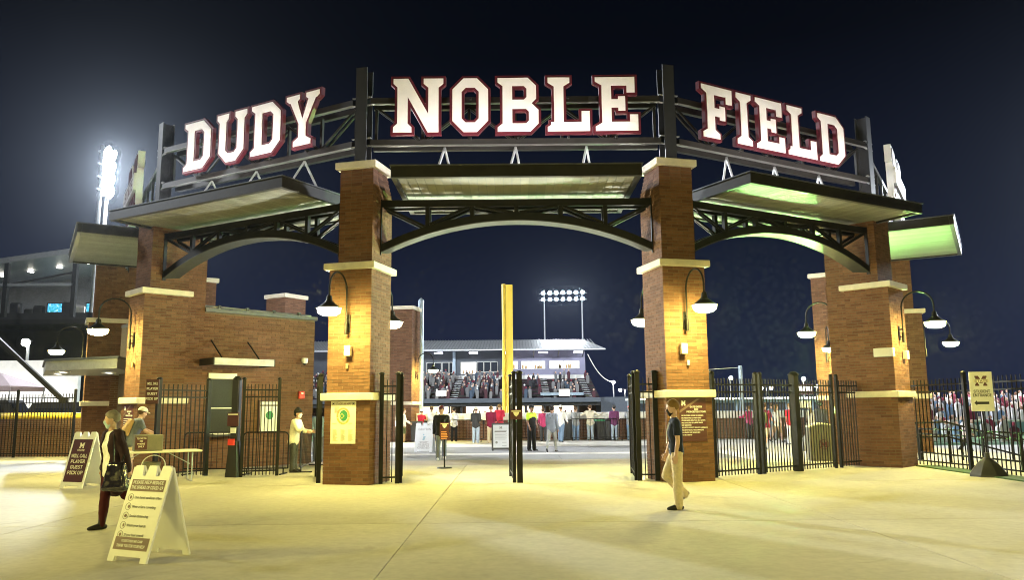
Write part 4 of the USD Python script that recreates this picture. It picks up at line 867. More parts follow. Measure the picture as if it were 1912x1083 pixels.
bin_('black bin beside the man in the purple shirt at the railing', (5.05, 41.6), 0.)
bin_('black bin with green lid at the railing, left of the hi-vis guard', (.05, 41.7), 0., lid='ink_green')
bin_('dark bin behind the person in pale top at the left end of the railing', (-4.95, 41.3), 0.)
t = thing('litter_bin', 'olive litter bin with arched top and red print, behind the right gates', 'bin', (9.47, 24.75, 0), -.2)
w = .40; pg = Polygon([(-w, 0), (w, 0), (w, .98)] + [(w - 2 * w * q, .98 + .10 * math.sin(PI * q)) for q in np.linspace(0, 1, 13)[1:-1]] + [(-w, .98)])
put(t, 'body', MB().poly(pg, .62, (0, .31, .02)).move((0, 0, 0)), 'bin_olive')
put(t, 'top_edge', MB().poly(LineString([(w - 2 * w * q, .98 + .10 * math.sin(PI * q)) for q in np.linspace(0, 1, 13)]).buffer(.02), .66, (0, .33, .045)), 'box_cream')
k = MB(); k.poly(affinity.translate(m_shape(.2, .16), -.1, .42), .004, (0, -.312, 0)); k.poly(ell(0, .5, .15, .15).difference(ell(0, .5, .13, .13)), .004, (0, -.312, 0)); put(t, 'red_print', k, 'letter_maroon')
bin_('dark bin just right of the olive litter bin behind the gate', (10.1, 25.3), -.2, group=None)
def cone_base_sign(label, loc, panel, pole_h, half=.42, hh=.42, rot=0., base='bin_black'):
    t = thing('portable_sign', label, 'sign', (*loc, 0), rot, None)
    prof = [(half, 0), (half, .05), (half * .92, .10), (half * .55, hh * .72), (half * .2, hh), (.05, hh + .01), (0, hh + .01)]
    put(t, 'weighted_base', MB().lathe(prof, 8), base, smooth=20)
    put(t, 'socket', MB().lathe([(.06, hh), (.06, hh + .12), (.03, hh + .13), (0, hh + .13)], 10), 'bin_black'); put(t, 'pole', MB().tube([(0, 0, hh), (0, 0, pole_h)], .022, 8), 'black_steel')
    return t
t = cone_base_sign('cream student entrance sign with left arrow on a pole, far right', (11.12, 19.0), None, 2.42, rot=-.12)
put(t, 'panel', rbox((.52, .02, .93), .008).translate((0, -.035, 1.97)), 'sign_white')
put(t, 'emblem', MB().poly(affinity.translate(m_shape(.27, .24), -.135, 2.10), .004, (0, -.046, 0)), 'letter_maroon'); put(t, 'emblem_banner', MB().poly(sbox(-.18, 2.18, .18, 2.26), .004, (0, -.051, 0)), 'sign_cream')
put(t, 'banner_lettering', MB().text('STATE', .055, (0, -.0555, 2.192), bold=True, width=.30), 'ink_taupe')
k = MB(); k.text('STUDENT', .065, (0, -.046, 1.94), bold=True, width=.37); k.text('ENTRANCE', .065, (0, -.046, 1.85), bold=True, width=.42); put(t, 'lettering', k, 'ink_black'); put(t, 'arrow', MB().poly(Polygon([(-.19, 1.70), (-.13, 1.76), (-.13, 1.73), (.14, 1.73), (.14, 1.67), (-.13, 1.67), (-.13, 1.64)]), .004, (0, -.046, 0)), 'ink_black')
t = cone_base_sign('grey cone based sign pole standing left of the olive litter bin', (11.0, 30.2), None, 1.9, half=.34, hh=.6, base='bin_olive'); put(t, 'panel', rbox((.5, .02, .25), .008).translate((0, -.03, 1.72)), 'sign_cream')
t = thing('handrail', 'sloping black handrail beyond the far right fence', 'handrail', (13.0, 24.6, 0), -.35)
for z in (.55, .98): put(t, 'rail', MB().tube([(-.9, 0, z + .12), (.2, 0, z + .16), (2.2, 0, z - .42)], .028, 8), 'black_steel')
for x, z in ((-.6, 1.1), (.6, 1.0), (1.9, .62)): put(t, 'post', MB().tube([(x, 0, -.0), (x, 0, z)], .025, 8), 'black_steel')
t = thing('guard_rail', 'black two bar guard rail along the lower walk behind the student sign', 'guard rail', (12.35, 24.5, 0), -PI / 2 + .06)
for z in (.25, .80, .95): put(t, 'rail', MB().beam((0, 0, z), (9, 0, z), .04, .045), 'black_steel')
for i in range(7): put(t, 'post', MB().lohi((i * 1.48 - .03, -.03, 0), (i * 1.48 + .03, .03, .92)), 'black_steel')
single('grass_strip', 'strip of short grass along the foot of the right fence', 'grass', MB().lohi((11.02, 12, -.05), (11.62, 22.2, .03)), 'turf_strip', kind='stuff')
# ---------------------------------------------------------------- people
_sp = {}
def _ball(c, r, n):
    k = (round(r, 4), n)
    if k not in _sp: _sp[k] = m3.Manifold.sphere(r, n)
    return _sp[k].translate(tuple(float(q) for q in c))
def _hull(pts, n=8): return m3.Manifold.batch_hull([_ball(c, r, n) for c, r in pts])
def _chain(pts, n=8): return [_hull([pts[i], pts[i + 1]], n) for i in range(len(pts) - 1)]
def _soft(ms, edge, it=6):
    m = m3.Manifold.batch_boolean(ms, m3.OpType.Add) if len(ms) > 1 else ms[0]
    m = m.refine_to_length(edge); v, f = man_vf(m)
    t = trimesh.Trimesh(v, f, process=False); t.merge_vertices(digits_vertex=6)
    trimesh.smoothing.filter_taubin(t, iterations=it); return (t.vertices, t.faces)
def person(label, loc, rot, h=1.76, lean=0., legs=((0, 0), (0, 0)), arms=((.05, .12, .2), (.05, .12, .2)), twist=0., head=(0., 0.), top='white', sleeves='long', bottom='jeans', shorts=False, shoes='leather_black',
           hair='hair_brown', hairstyle='short', cap=None, capdir=1, skin='skin', mask=None, near=False, coat=None, vest=None, bulk=1., group=None, long_hair=False, lanyard=False, backpack=None, belt=None, beanie=None, skirt=None, inward=(.0, .0), hood=None):
    """local -y is the way the person faces; legs: (swing forward, knee bend) for the +x and -x side; arms: (forward, outward, elbow bend)"""
    k = h / 1.76; n = 10 if near else 6; e = .024 if near else .05
    A = np.array; S = (1, -1)
    tu = A([0, -math.sin(lean), math.cos(lean)]); tf = A([0, -math.cos(lean), -math.sin(lean)])
    P = A([0, 0, 0.]); J = {}
    for i, s in enumerate(S):
        a, b = legs[i]; hp = P + A([s * .088, 0, -.03]); kn = hp + .425 * A([s * .02, -math.sin(a), -math.cos(a)]); q = a - b
        an = kn + .405 * A([s * .01, -math.sin(q), -math.cos(q)]); fq = q * (.85 if q < 0 else .45); fd = A([s * .12, -math.cos(fq), math.sin(fq)])
        J[i] = (hp, kn, an, fd)
    low = min(min((J[i][2] - A([0, 0, .075]))[2], (J[i][2] + J[i][3] * .17 - A([0, 0, .055]))[2]) for i in (0, 1))
    off = A([0, 0, -low])
    P = P + off; J = {i: (J[i][0] + off, J[i][1] + off, J[i][2] + off, J[i][3]) for i in J}
    ct, st = math.cos(twist), math.sin(twist)
    def T(u, x=0., f=0.):   # a point on the trunk: height u, sideways x, forward f
        tw = min(max(u / .45, 0), 1) * twist; c, s_ = math.cos(tw), math.sin(tw)
        return P + tu * u + A([x * c, x * s_, 0]) + tf * f
    arm = {}
    for i, s in enumerate(S):
        a, c, b = arms[i]; sh = T(.455, s * .175); c2 = c * .5 - inward[i]
        el = sh + .285 * A([s * math.sin(c), -math.sin(a) * math.cos(c), -math.cos(a) * math.cos(c)])
        d = A([s * math.sin(c2), -math.sin(a + b) * math.cos(c2), -math.cos(a + b) * math.cos(c2)]); wr = el + .245 * d
        arm[i] = (sh, el, wr, d)
    hy, hp_ = head
    hc = T(.52) + tu * .155 + tf * .02
    hf = A([math.sin(hy) * 1, -math.cos(hy) * math.cos(hp_), -math.sin(hp_)]); hf /= np.linalg.norm(hf); hu = A([0, 0, 1.]) * 1 + tu * .3; hu -= hf * (hu @ hf); hu /= np.linalg.norm(hu); hs = np.cross(hu, hf)
    H = lambda f, s, u: hc + hf * f + hs * s + hu * u
    # body: one continuous skin surface
    B = []
    tor = [[(T(-.02, x, 0), .105) for x in (-.07, .07)], [(T(.13, x, 0), .092) for x in (-.055, .055)], [(T(.30, x, .01), .105) for x in (-.075, .075)], [(T(.43, x, 0), .075) for x in (-.125, .125)]]
    B += [_hull(tor[i] + tor[i + 1], n) for i in range(3)] + [_hull(tor[3] + [(T(.49), .062)], n)]
    B += _chain([(T(.46), .062), (T(.54, 0, .01), .054), (H(-.01, 0, -.06), .054)], n)
    for i in (0, 1):
        hp, kn, an, fd = J[i]; sh, el, wr, d = arm[i]; s = S[i]
        B += _chain([(hp, .088), (hp + (kn - hp) * .5, .074), (kn, .054), (kn + (an - kn) * .35, .053), (an, .036)], n)
        heel = an + A([0, .045, -.035]) if legs[i][0] - legs[i][1] > -.3 else an - fd * .045 + A([0, 0, -.03])
        B.append(_hull([(heel, .032), (an + fd * .06 - A([0, 0, .035]), .036), (an + fd * .165 - A([0, 0, .05]), .024)], n))
        B += _chain([(sh, .054), (sh + (el - sh) * .5, .047), (el, .038), (el + (wr - el) * .4, .037), (wr, .026)], n)
        kx = np.cross(d, A([1., 0, 0])); kx /= np.linalg.norm(kx); 
        if kx[1] > 0: kx = -kx
        ins = A([-s, 0, 0.]); ins -= d * (ins @ d); ins /= np.linalg.norm(ins) + 1e-9; nn = 8 if near else 5
        B.append(_hull([(wr + d * .015 + kx * .012, .02), (wr + d * .015 - kx * .012, .02), (wr + d * .085 + kx * .03, .013), (wr + d * .08 - kx * .03, .013)], nn))
        for j, (o, l) in enumerate(((.031, .068), (.011, .078), (-.010, .073), (-.030, .058))):
            b0 = wr + d * .082 + kx * o; b1 = b0 + l * .5 * (d * .93 + ins * .36); b2 = b1 + l * .5 * (d * .6 + ins * .8)
            B += _chain([(b0, .0105), (b1, .0095), (b2, .008)], nn)
        t0 = wr + d * .03 + kx * .026; t1 = t0 + .035 * (d * .6 + kx * .75 + ins * .25); B += _chain([(t0, .012), (t1, .011), (t1 + .028 * (d * .95 + kx * .1 + ins * .3), .009)], nn)
    B += [_hull([(H(-.022, 0, .035), .088), (H(.012, 0, .04), .084), (H(.02, -.018, -.02), .068), (H(.02, .018, -.02), .068)], n + 2), _hull([(H(.02, 0, -.02), .068), (H(.045, 0, -.088), .034), (H(.0, .038, -.055), .034), (H(.0, -.038, -.055), .034)], n)]
    B.append(_hull([(H(.088, 0, .02), .010), (H(.108, 0, -.018), .013), (H(.085, .013, -.02), .010), (H(.085, -.013, -.02), .010)], 6))
    for s in S: B.append(_hull([(H(-.012, s * .088, .015), .014), (H(-.02, s * .092, -.02), .010)], 6))
    t = thing('person', label, 'person', loc, rot, group)
    def pp(nm, m_, ms, edge=e, it=6, lab=None, parent=None):
        v, f = _soft(ms, edge, it)
        if m_.startswith('cloth_') and near:
            tm = trimesh.Trimesh(v, f, process=False); q = v + np.array([loc[0] * 3, 0, 0])
            w_ = meshkit.noise(q * np.array([16, 16, 9]), 5) + .6 * meshkit.noise(q * np.array([34, 34, 20]), 6) - .8
            v = v + tm.vertex_normals * (w_ * .017)[:, None]
        return put(parent or t, nm, (np.asarray(v) * k, f), m_, lab, smooth=True)
    pp('body', skin, B, e, 3)
    g = .014 * bulk + (.003 if not near else 0); bk = bulk
    TT = [[(p_, r_ * bk + g) for p_, r_ in row] for row in tor]
    def sleeve(i, frac, g=g):
        sh, el, wr, d = arm[i]
        if frac <= 1: return _chain([(sh, .056 * bk + g), (sh + (el - sh) * frac, .05 + g)], n)
        return _chain([(sh, .056 * bk + g), (sh + (el - sh) * .5, .05 + g), (el, .042 + g), (el + (wr - el) * (frac - 1), .031 + g)], n)
    tp = [_hull(TT[i] + TT[i + 1], n) for i in range(3)] + [_hull(TT[3] + [(T(.475), .064 + g * .6)], n)]
    hem = T(-.12 if sleeves != 'tucked' else -.02)
    if sleeves not in ('tucked', 'polo'): tp.append(_hull([(T(-.10, x, 0), .11 * bk + g) for x in (-.07, .07)] + TT[0], n))
    fr_ = {'long': 1.96, 'short': .62, 'polo': .60, 'tucked': .62, 'rolled': 1.35}[sleeves]
    for i in (0, 1): tp += sleeve(i, fr_)
    tp_m = m3.Manifold.batch_boolean(tp, m3.OpType.Add)
    pp('shirt', 'cloth_' + top, [tp_m])
    if vest: # a darker lower half of the top
        lo = T(-.13); cut = tp_m.scale((1, 1, 1)); sl = [_hull([(p_, r_ + .006) for p_, r_ in TT[i] + TT[i + 1]], n) for i in range(2)]
        pp('vest', 'cloth_' + vest, sl)
    if coat:
        g2 = g + .018; C = [_hull([(p_, r_ + .022) for p_, r_ in TT[i] + TT[i + 1]], n) for i in range(3)] + [_hull([(T(-.33, x, -.02), .125) for x in (-.09, .09)] + [(p_, r_ + .022) for p_, r_ in TT[0]], n)]
        for i in (0, 1): C += sleeve(i, 1.98, g2)
        cm_ = m3.Manifold.batch_boolean(C, m3.OpType.Add)
        w0 = _hull([(T(-.5, x, f), .02) for x in (-.07, .13) for f in (.04, .5)] + [(T(.52, x, f), .02) for x in (-.05, .10) for f in (.04, .5)], 6)
        pp('coat', 'cloth_' + coat, [cm_ - w0])
    gl = .012 + (.004 if not near else 0); Lg = [_hull([(p_, r_ * (bk * .5 + .5) + gl) for p_, r_ in tor[0]] + [(T(.06, x, 0), .093 + gl) for x in (-.05, .05)], n)]
    for i in (0, 1):
        hp, kn, an, fd = J[i]
        fl = .02 if bottom not in ('burgundy_leg', 'grey') else 0.
        c = [(hp, .092 + gl), (hp + (kn - hp) * .5, .079 + gl), (kn, .058 + gl + fl * .3)]
        c += [] if shorts else [(kn + (an - kn) * .35, .056 + gl + fl * .4), (an - A([0, 0, .01]), .040 + gl + fl)]
        Lg += _chain(c, n)
    pp('shorts' if shorts else 'trousers', 'cloth_' + bottom, Lg)
    if skirt: pp('skirt', 'cloth_' + skirt, [_hull([(T(-.42, x, 0), .13) for x in (-.08, .08)] + [(T(.02, x, 0), .115) for x in (-.06, .06)], n)])
    for i in (0, 1):
        hp, kn, an, fd = J[i]
        heel = an + A([0, .045, -.035]) if legs[i][0] - legs[i][1] > -.3 else an - fd * .045 + A([0, 0, -.03])
        Fm = [_hull([(heel, .040), (an + fd * .05 - A([0, 0, .03]), .044), (an + fd * .12 - A([0, 0, .042]), .036)], n), _hull([(an + fd * .12 - A([0, 0, .042]), .036), (an + fd * .175 - A([0, 0, .052]), .026)], n)]
        if near and bottom == 'burgundy_leg': Fm += _chain([(an, .052), (an + A([0, .01, .12]), .058)], n)
        pp('shoe', shoes, Fm, e, 3)
    # hair and headwear
    if hairstyle != 'none':
        Hh = _hull([(H(-.03, 0, .045), .098), (H(.012, 0, .055), .091)], n + 4)
        if hairstyle == 'full': Hh = m3.Manifold.batch_boolean([Hh, _hull([(H(.03, s * .045, .105), .036) for s in (-1, 1)] + [(H(-.03, 0, .12), .045)], n)], m3.OpType.Add)
        cutn = hf * .78 - hu * .62; cpt = H(.055, 0, .045)
        Hh = Hh.trim_by_plane(tuple(-cutn / np.linalg.norm(cutn)), float(-(cutn / np.linalg.norm(cutn)) @ cpt))
        ms = [Hh]
        if long_hair: ms += _chain([(H(-.07, 0, .03), .065), (H(-.095, 0, -.09), .06), (H(-.10, 0, -.20), .04)], n)
        if hairstyle == 'bun': ms.append(_ball(H(-.10, 0, .09), .05, n))
        pp('hair', hair, ms, e * .9, 3)
    if cap:
        D = _hull([(H(-.028, 0, .06), .103), (H(.012, 0, .062), .099)], n + 4); D = D.trim_by_plane(tuple(hu), float(hu @ H(0, 0, .052)))
        b_ = _hull([(H(capdir * .09, s * .06, .055), .008) for s in S] + [(H(capdir * .165, s * .04, .04), .007) for s in S], 6)
        c_ = pp('cap', cap, [D], e * .9, 2); pp('brim', cap, [b_], e, 1, parent=c_)
    if beanie:
        D = _hull([(H(-.03, 0, .05), .107), (H(.012, 0, .06), .102), (H(-.01, 0, .10), .09)], n + 4).trim_by_plane(tuple(hu), float(hu @ H(0, 0, .03))); pp('beanie', beanie, [D, _hull([(H(-.06, s * .05, -.02), .05) for s in S] + [(H(-.05, 0, .06), .08)], n)], e * .9, 3)
    if mask:
        Fz = _hull([(H(.033, 0, -.02), .070), (H(.05, 0, -.085), .040), (H(.10, 0, -.02), .02), (H(.01, .045, -.05), .036), (H(.01, -.045, -.05), .036)], n + 2).trim_by_plane(tuple(hf), float(hf @ H(.015, 0, 0))).trim_by_plane(tuple(-hu), float(-hu @ H(0, 0, .012)))
        pp('face_mask', mask, [Fz], e * .8, 2)
    if near or not mask:
        ey = MB()
        for s in S: ey.mesh(trimesh.creation.icosphere(1, .011).apply_translation(H(.079, s * .031, .02)))
        put(t, 'eyes', (ey.vf()[0] * k, ey.vf()[1]), 'ink_black', smooth=True)
    if not mask: put(t, 'mouth', (MB().beam(H(.078, -.022, -.058), H(.078, .022, -.058), .012, .008).vf()[0] * k, _BF), 'alarm_red' if False else 'cloth_tan')
    if lanyard:
        tb_ = MB(); c0 = T(.47, 0, -.05)
        tb_.tube(np.array([T(.49, .06, -.02), T(.44, .07, .09), T(.30, .03, .137), T(.20, 0, .142), T(.30, -.03, .137), T(.44, -.07, .09), T(.49, -.06, -.02)]) * k, .007, 6); put(t, 'lanyard', tb_, 'sign_white')
        put(t, 'badge', (MB().box(T(.16, 0, .145), (.06, .008, .09)).vf()[0] * k, _BF), 'sign_white')
    if backpack: pp('backpack', 'cloth_' + backpack, [_hull([(T(u, x, -.17), .06) for u in (.08, .40) for x in (-.09, .09)] + [(T(.2, x, -.21), .06) for x in (-.07, .07)], n)])
    if hood: pp('hood', 'cloth_' + hood, [_hull([(T(.47, x, -.08), .05) for x in (-.08, .08)] + [(T(.36, 0, -.13), .04)], n)])
    if belt: put(t, 'belt', (MB().lathe([(.17, -.015), (.172, .015)], 20).vf()[0] * np.array([1, .72, 1]) * k + (P + tu * .02) * k, MB().lathe([(.17, -.015), (.172, .015)], 20).vf()[1]), belt)
    return t
W1, W2 = (.30, .12), (-.28, .30)     # a walking pair of legs
LEANR = ((.75, .10, .95), (.75, .10, .95))
d = math.radians
person('man in black polo, khaki trousers, lanyard and black mask walking left', (2.72, 13.5, 0), -PI / 2 - .08, 1.80, lean=.02, legs=((.02, .04), (.42, 1.25)), arms=((-.06, .10, .22), (.10, .10, .30)), head=(.05, .12), top='navy', sleeves='polo', bottom='khaki', hair='hair_blond', hairstyle='full', mask='cloth_black', near=True, lanyard=True, belt='leather_black')
person('woman in dark coat, white top, burgundy leggings and pale blue mask walking left', (-5.82, 11.75, 0), -PI / 2 + .85, 1.70, lean=.05, legs=((-.40, .35), (.10, .05)), arms=((-.30, .22, .10), (-.15, .28, .25)), head=(-.45, .05), top='white', sleeves='long', bottom='burgundy_leg', hair='hair_grey', hairstyle='full', mask='cloth_cyan', near=True, coat='plum')
person('man in white cap and dark shirt leaning over the folding table, seen from behind', (-9.72, 20.45, 0), PI / 2 + .75, 1.83, lean=.35, legs=((.12, .05), (-.12, .08)), arms=((.85, .18, .35), (.35, .45, .8)), head=(.1, .25), top='slate', sleeves='short', bottom='khaki', shorts=True, cap='sign_cream', near=True, backpack='tan', hair='hair_brown', bulk=1.15)
person('woman in dark beanie and white shirt leaning on the barricade', (-6.06, 22.25, 0), PI / 2 - .15, 1.72, lean=.14, legs=((.0, .0), (.06, .08)), arms=((.45, .1, 1.0), (.5, .1, .95)), top='cream', sleeves='long', bottom='charcoal', hairstyle='none', beanie='cloth_black', mask='cloth_white', near=True, bulk=1.1)
person('person in light blue shirt half hidden behind the map poster column', (-6.35, 26.3, 0), .1, 1.76, top='blue', bottom='slate', skin='skin_dark', hair='hair_black')
person('man in black jacket and maroon cap walking towards the gate', (-2.38, 26.6, 0), .08, 1.80, legs=(W2, W1), arms=((.25, .16, .25), (-.2, .16, .2)), head=(-.15, .05), top='black', bottom='slate', cap='letter_maroon', bulk=1.12, shoes='shoe_white', near=True)
person('guard in hi-vis top and black trousers standing right of the middle gate', (.72, 31.8, 0), .75, 1.80, legs=((.05, 0), (-.05, 0)), arms=((.0, .2, .3), (.1, .2, .4)), top='hivis', sleeves='tucked', vest='black', bottom='black', skin='skin_dark', cap='cloth_black', hair='hair_black')
person('woman in grey leggings and slate hoodie walking away, beside the guard', (1.48, 30.8, 0), PI - .35, 1.78, legs=((-.30, .25), (.22, .08)), arms=((.25, .15, .4), (-.1, .15, .3)), top='slate', bottom='grey', skin='skin_dark', hair='hair_black', hood='slate')
RG = None
person('person in pale top and dark skirt at the left end of the railing', (-5.55, 40.7, 0), PI / 2 + .3, 1.70, arms=((.4, .1, .8), (.3, .1, .7)), top='white', bottom='tan', skirt='olive', hair='hair_blond')
person('person in white cap and maroon shirt at the railing beside the blue pole', (-4.75, 41.3, 0), PI - .3, 1.66, lean=.15, arms=LEANR, top='red', sleeves='short', bottom='maroon', cap='sign_white')
person('broad man in white shirt at the railing, right of the blue pole', (-4.18, 41.1, 0), PI, 1.82, lean=.12, arms=LEANR, top='white', sleeves='short', bottom='cream', bulk=1.15, hair='hair_brown')
person('man in pale shirt at the railing just right of the black jacketed walker', (-3.05, 41.4, 0), PI + .1, 1.74, lean=.12, arms=LEANR, top='white', bottom='black', hair='hair_black')
person('white haired person in dark jacket and pale jeans at the railing', (-1.82, 39.2, 0), PI + .05, 1.74, legs=((.05, 0), (-.03, 0)), arms=((.3, .1, 1.0), (.3, .1, 1.0)), top='charcoal', bottom='pale_jeans', cap='sign_cream', bulk=1.1, shoes='shoe_white')
person('man in magenta shirt and khaki trousers at the railing', (-1.08, 39.1, 0), PI - .1, 1.80, lean=.06, arms=((.3, .1, .9), (.3, .1, .9)), top='purple' if False else 'maroon', bottom='khaki', hair='hair_blond', bulk=1.1)
person('man in red shirt at the railing left of the yellow pole', (-.70, 41.2, 0), PI, 1.90, lean=.05, arms=LEANR, top='red', bottom='khaki', hair='hair_blond', bulk=1.08)
person('person in pink hoodie and charcoal trousers at the railing behind the guard', (1.52, 40.6, 0), PI + .1, 1.68, lean=.06, arms=((.2, .1, .8), (.2, .1, .8)), top='pink', bottom='charcoal', hair='hair_brown', hood='pink')
person('person in white shirt and blue jeans walking left of the grey hoodie', (2.35, 39.6, 0), PI - .4, 1.80, legs=((.15, .05), (-.18, .15)), arms=((.3, .15, .8), (.3, .15, .6)), top='white', bottom='jeans', cap='sign_white')
person('man in grey hoodie and jeans leaning on the railing', (3.22, 41.3, 0), PI, 1.74, lean=.16, arms=LEANR, top='grey', bottom='jeans', hair='hair_brown', hood='grey')
person('man in cream plaid shirt with elbows wide on the railing', (3.95, 41.2, 0), PI, 1.82, lean=.10, arms=((.55, .95, 1.1), (.55, .95, 1.1)), top='cream', bottom='pale_jeans', hair='hair_brown', bulk=1.08)
person('man in purple shirt and jeans at the railing', (5.18, 41.1, 0), PI + .05, 1.78, lean=.08, arms=((.2, .12, 1.0), (.2, .12, 1.0)), top='purple', bottom='pale_jeans', hair='hair_black', cap='cloth_charcoal', bulk=1.08)
person('person in red cap and grey shirt at the right end of the railing', (5.98, 41.1, 0), PI, 1.76, lean=.10, arms=LEANR, top='grey', bottom='jeans', cap='alarm_red', bulk=1.08)
person('person in magenta top at the railing seen through the first gate leaf', (12.1, 41.2, 0), PI + .5, 1.70, arms=((.5, .4, 1.0), (.5, .1, .6)), top='pink', bottom='charcoal', hair='hair_blond')
person('man in maroon shirt and khaki shorts with olive backpack behind the second gate leaf', (9.85, 31.5, 0), PI / 2 + .9, 1.84, lean=.05, legs=(W1, W2), arms=((.4, .15, .9), (.3, .15, .9)), top='maroon', sleeves='short', bottom='khaki', shorts=True, backpack='olive', hair='hair_brown', bulk=1.1)
person('person in white top and tan shorts walking behind the second gate leaf', (12.2, 37.2, 0), PI / 2 + .4, 1.78, legs=(W2, W1), top='cream', sleeves='short', bottom='tan', shorts=True, hair='hair_blond', long_hair=True)
person('person in crimson top and pale trousers left of the thickest fence post', (12.15, 35.2, 0), PI + .2, 1.80, top='red', sleeves='short', bottom='white', hair='hair_blond')
person('person in pale blue top behind the crimson topped person', (12.75, 39.5, 0), PI + .2, 1.84, top='teal', bottom='grey', hair='hair_brown')
person('person with long blond hair and white top right of the thickest fence post', (13.15, 35.5, 0), PI - .2, 1.70, top='cream', sleeves='short', bottom='charcoal', shorts=True, hair='hair_blond', long_hair=True)
person('person in dark jacket standing behind the olive litter bin', (12.0, 31.3, 0), PI / 2 + .8, 1.84, top='charcoal', bottom='black', skin='skin_dark', hair='hair_black', bulk=1.15)
person('person in grey top at the edge of the right outer column', (13.4, 34.2, 0), PI, 1.74, top='lilac', bottom='grey', hair='hair_blond')
person('person in grey top and black trousers striding on the lower walk at far right', (19.95, 35.6, -.55), PI / 2 + .1, 1.72, lean=.30, legs=((.55, .15), (-.5, .25)), arms=((.5, .15, .6), (-.4, .2, .5)), top='lilac', bottom='black', hair='hair_brown')
# the woman's shiny bag
bx, by = -5.60, 11.40
t = thing('shoulder_bag', 'large shiny black bag hanging at the hip of the woman in the coat', 'bag', (bx, by, 0), -.2)
v, f = _soft([_hull([((x, y, z), .05) for x in (-.13, .15) for y in (-.03, .05) for z in (.62,)] + [((x, y, z), .05) for x in (-.07, .09) for y in (-.01, .03) for z in (.92,)], 10)], .03, 4)
v = v + .012 * (meshkit.noise(v * 14, 3)[:, None] - .5) * np.array([1, 1.5, .5])
put(t, 'body', (v, f), 'vinyl_black', smooth=True); put(t, 'strap', MB().tube([(-.05, .02, .93), (-.10, .07, 1.15), (-.16, .13, 1.36), (-.15, .22, 1.43), (-.12, .30, 1.38), (-.06, .28, 1.15), (.04, .06, .94)], .012, 6), 'leather_black')
# ---------------------------------------------------------------- railing wall, poles
t = thing('railing_wall', 'brick field wall with wide white drink rail where people stand', 'wall', (0, 42.4, 0), 0)
put(t, 'brick_wall', MB().lohi((-7.9, -.12, -.6), (16.5, .12, 1.05)), 'brick_far')
put(t, 'white_rail', rbox((24.5, .55, .36), .02).translate((4.3, -.05, 1.235)), 'plastic_white')
for i in range(9): put(t, 'rail_support', MB().lohi((-7.6 + i * 3, -.2, .85), (-7.5 + i * 3, -.123, 1.05)), 'dark_steel')
t = thing('foul_pole', 'tall yellow foul pole with side panel rising beyond the railing', 'pole', (-.30, 43.6, 0), 0)
put(t, 'pole', MB().tube([(-.17, 0, -.5), (-.17, 0, 8.5)], .10, 12), 'yellow_paint', smooth=40)
put(t, 'side_panel', MB().lohi((-.06, -.02, 1.3), (.30, .02, 8.45)), 'yellow_paint')
for i in range(8): put(t, 'panel_bar', MB().lohi((-.07, -.04, 1.3 + i * 1.02), (.31, .04, 1.34 + i * 1.02)), 'yellow_paint')
put(t, 'panel_edge', MB().lohi((.29, -.045, 1.3), (.33, .045, 8.45)), 'yellow_paint')
t = thing('net_pole', 'thick blue grey net pole beside the pale pier left of the foul pole', 'pole', (-5.02, 43.4, 0), 0)
put(t, 'pole', MB().tube([(0, 0, -.5), (0, 0, 7.6)], .155, 14), 'blue_steel', smooth=40); put(t, 'cap', MB().lathe([(.16, 7.6), (.05, 7.72), (0, 7.75)], 14), 'blue_steel')
for z in (6.9, 7.15): put(t, 'bracket', MB().tube([(0, 0, z + .1), (-.9, -.6, z - .15)], .04, 6), 'frame_white')
t = thing('net_pole', 'slender blue white pole rising behind the first gate leaf on the right', 'pole', (12.35, 43.2, 0), 0)
put(t, 'pole', MB().tube([(0, 0, -.5), (0, 0, 3.85)], .10, 10), 'blue_steel', smooth=40); put(t, 'stay', MB().tube([(0, 0, 3.75), (-2.8, .4, 3.6)], .02, 5), 'galvanised')
# ---------------------------------------------------------------- grandstand
GS = thing('grandstand', 'far grandstand with long pale ribbed roof and lit suite windows', 'grandstand', (0, 110, 0), 0)
rf = put(GS, 'roof', MB().add([(-36, 0, 9.6), (12.9, 0, 9.6), (10.9, 12, 11.9), (-36, 12, 11.9), (-36, 0, 9.75), (12.9, 0, 9.75), (10.9, 12, 12.05), (-36, 12, 12.05)], [[0, 2, 1], [0, 3, 2], [4, 5, 6], [4, 6, 7], [0, 1, 5], [0, 5, 4], [1, 2, 6], [1, 6, 5], [2, 3, 7], [2, 7, 6], [3, 0, 4], [3, 4, 7]]), 'roof_white')
mb = MB()
for i in range(110):
    x = -35.5 + i * .435; mb.beam((x, .05, 9.80), (x, 11.9, 12.08), .07, .08)
put(rf, 'standing_seams', mb, 'galvanised', kind='stuff')
put(GS, 'suite_wall', MB().lohi((-.9, 4, 6.3), (10.4, 11, 9.9)), 'suite_violet'); put(GS, 'suite_wall', MB().lohi((-36, 4.3, 5.9), (-.903, 11, 9.9)), 'suite_grey')
put(GS, 'fascia_beam', MB().lohi((-36, 3.7, 5.75), (10.4, 3.99, 6.3)), 'frame_white'); put(GS, 'roof_post', MB().lohi((-1.5, 3.6, 5.9), (-1.0, 3.98, 9.7)), 'dark_steel'); put(GS, 'roof_post', MB().lohi((-8.6, 3.9, 5.9), (-8.2, 4.28, 9.7)), 'blue_steel')
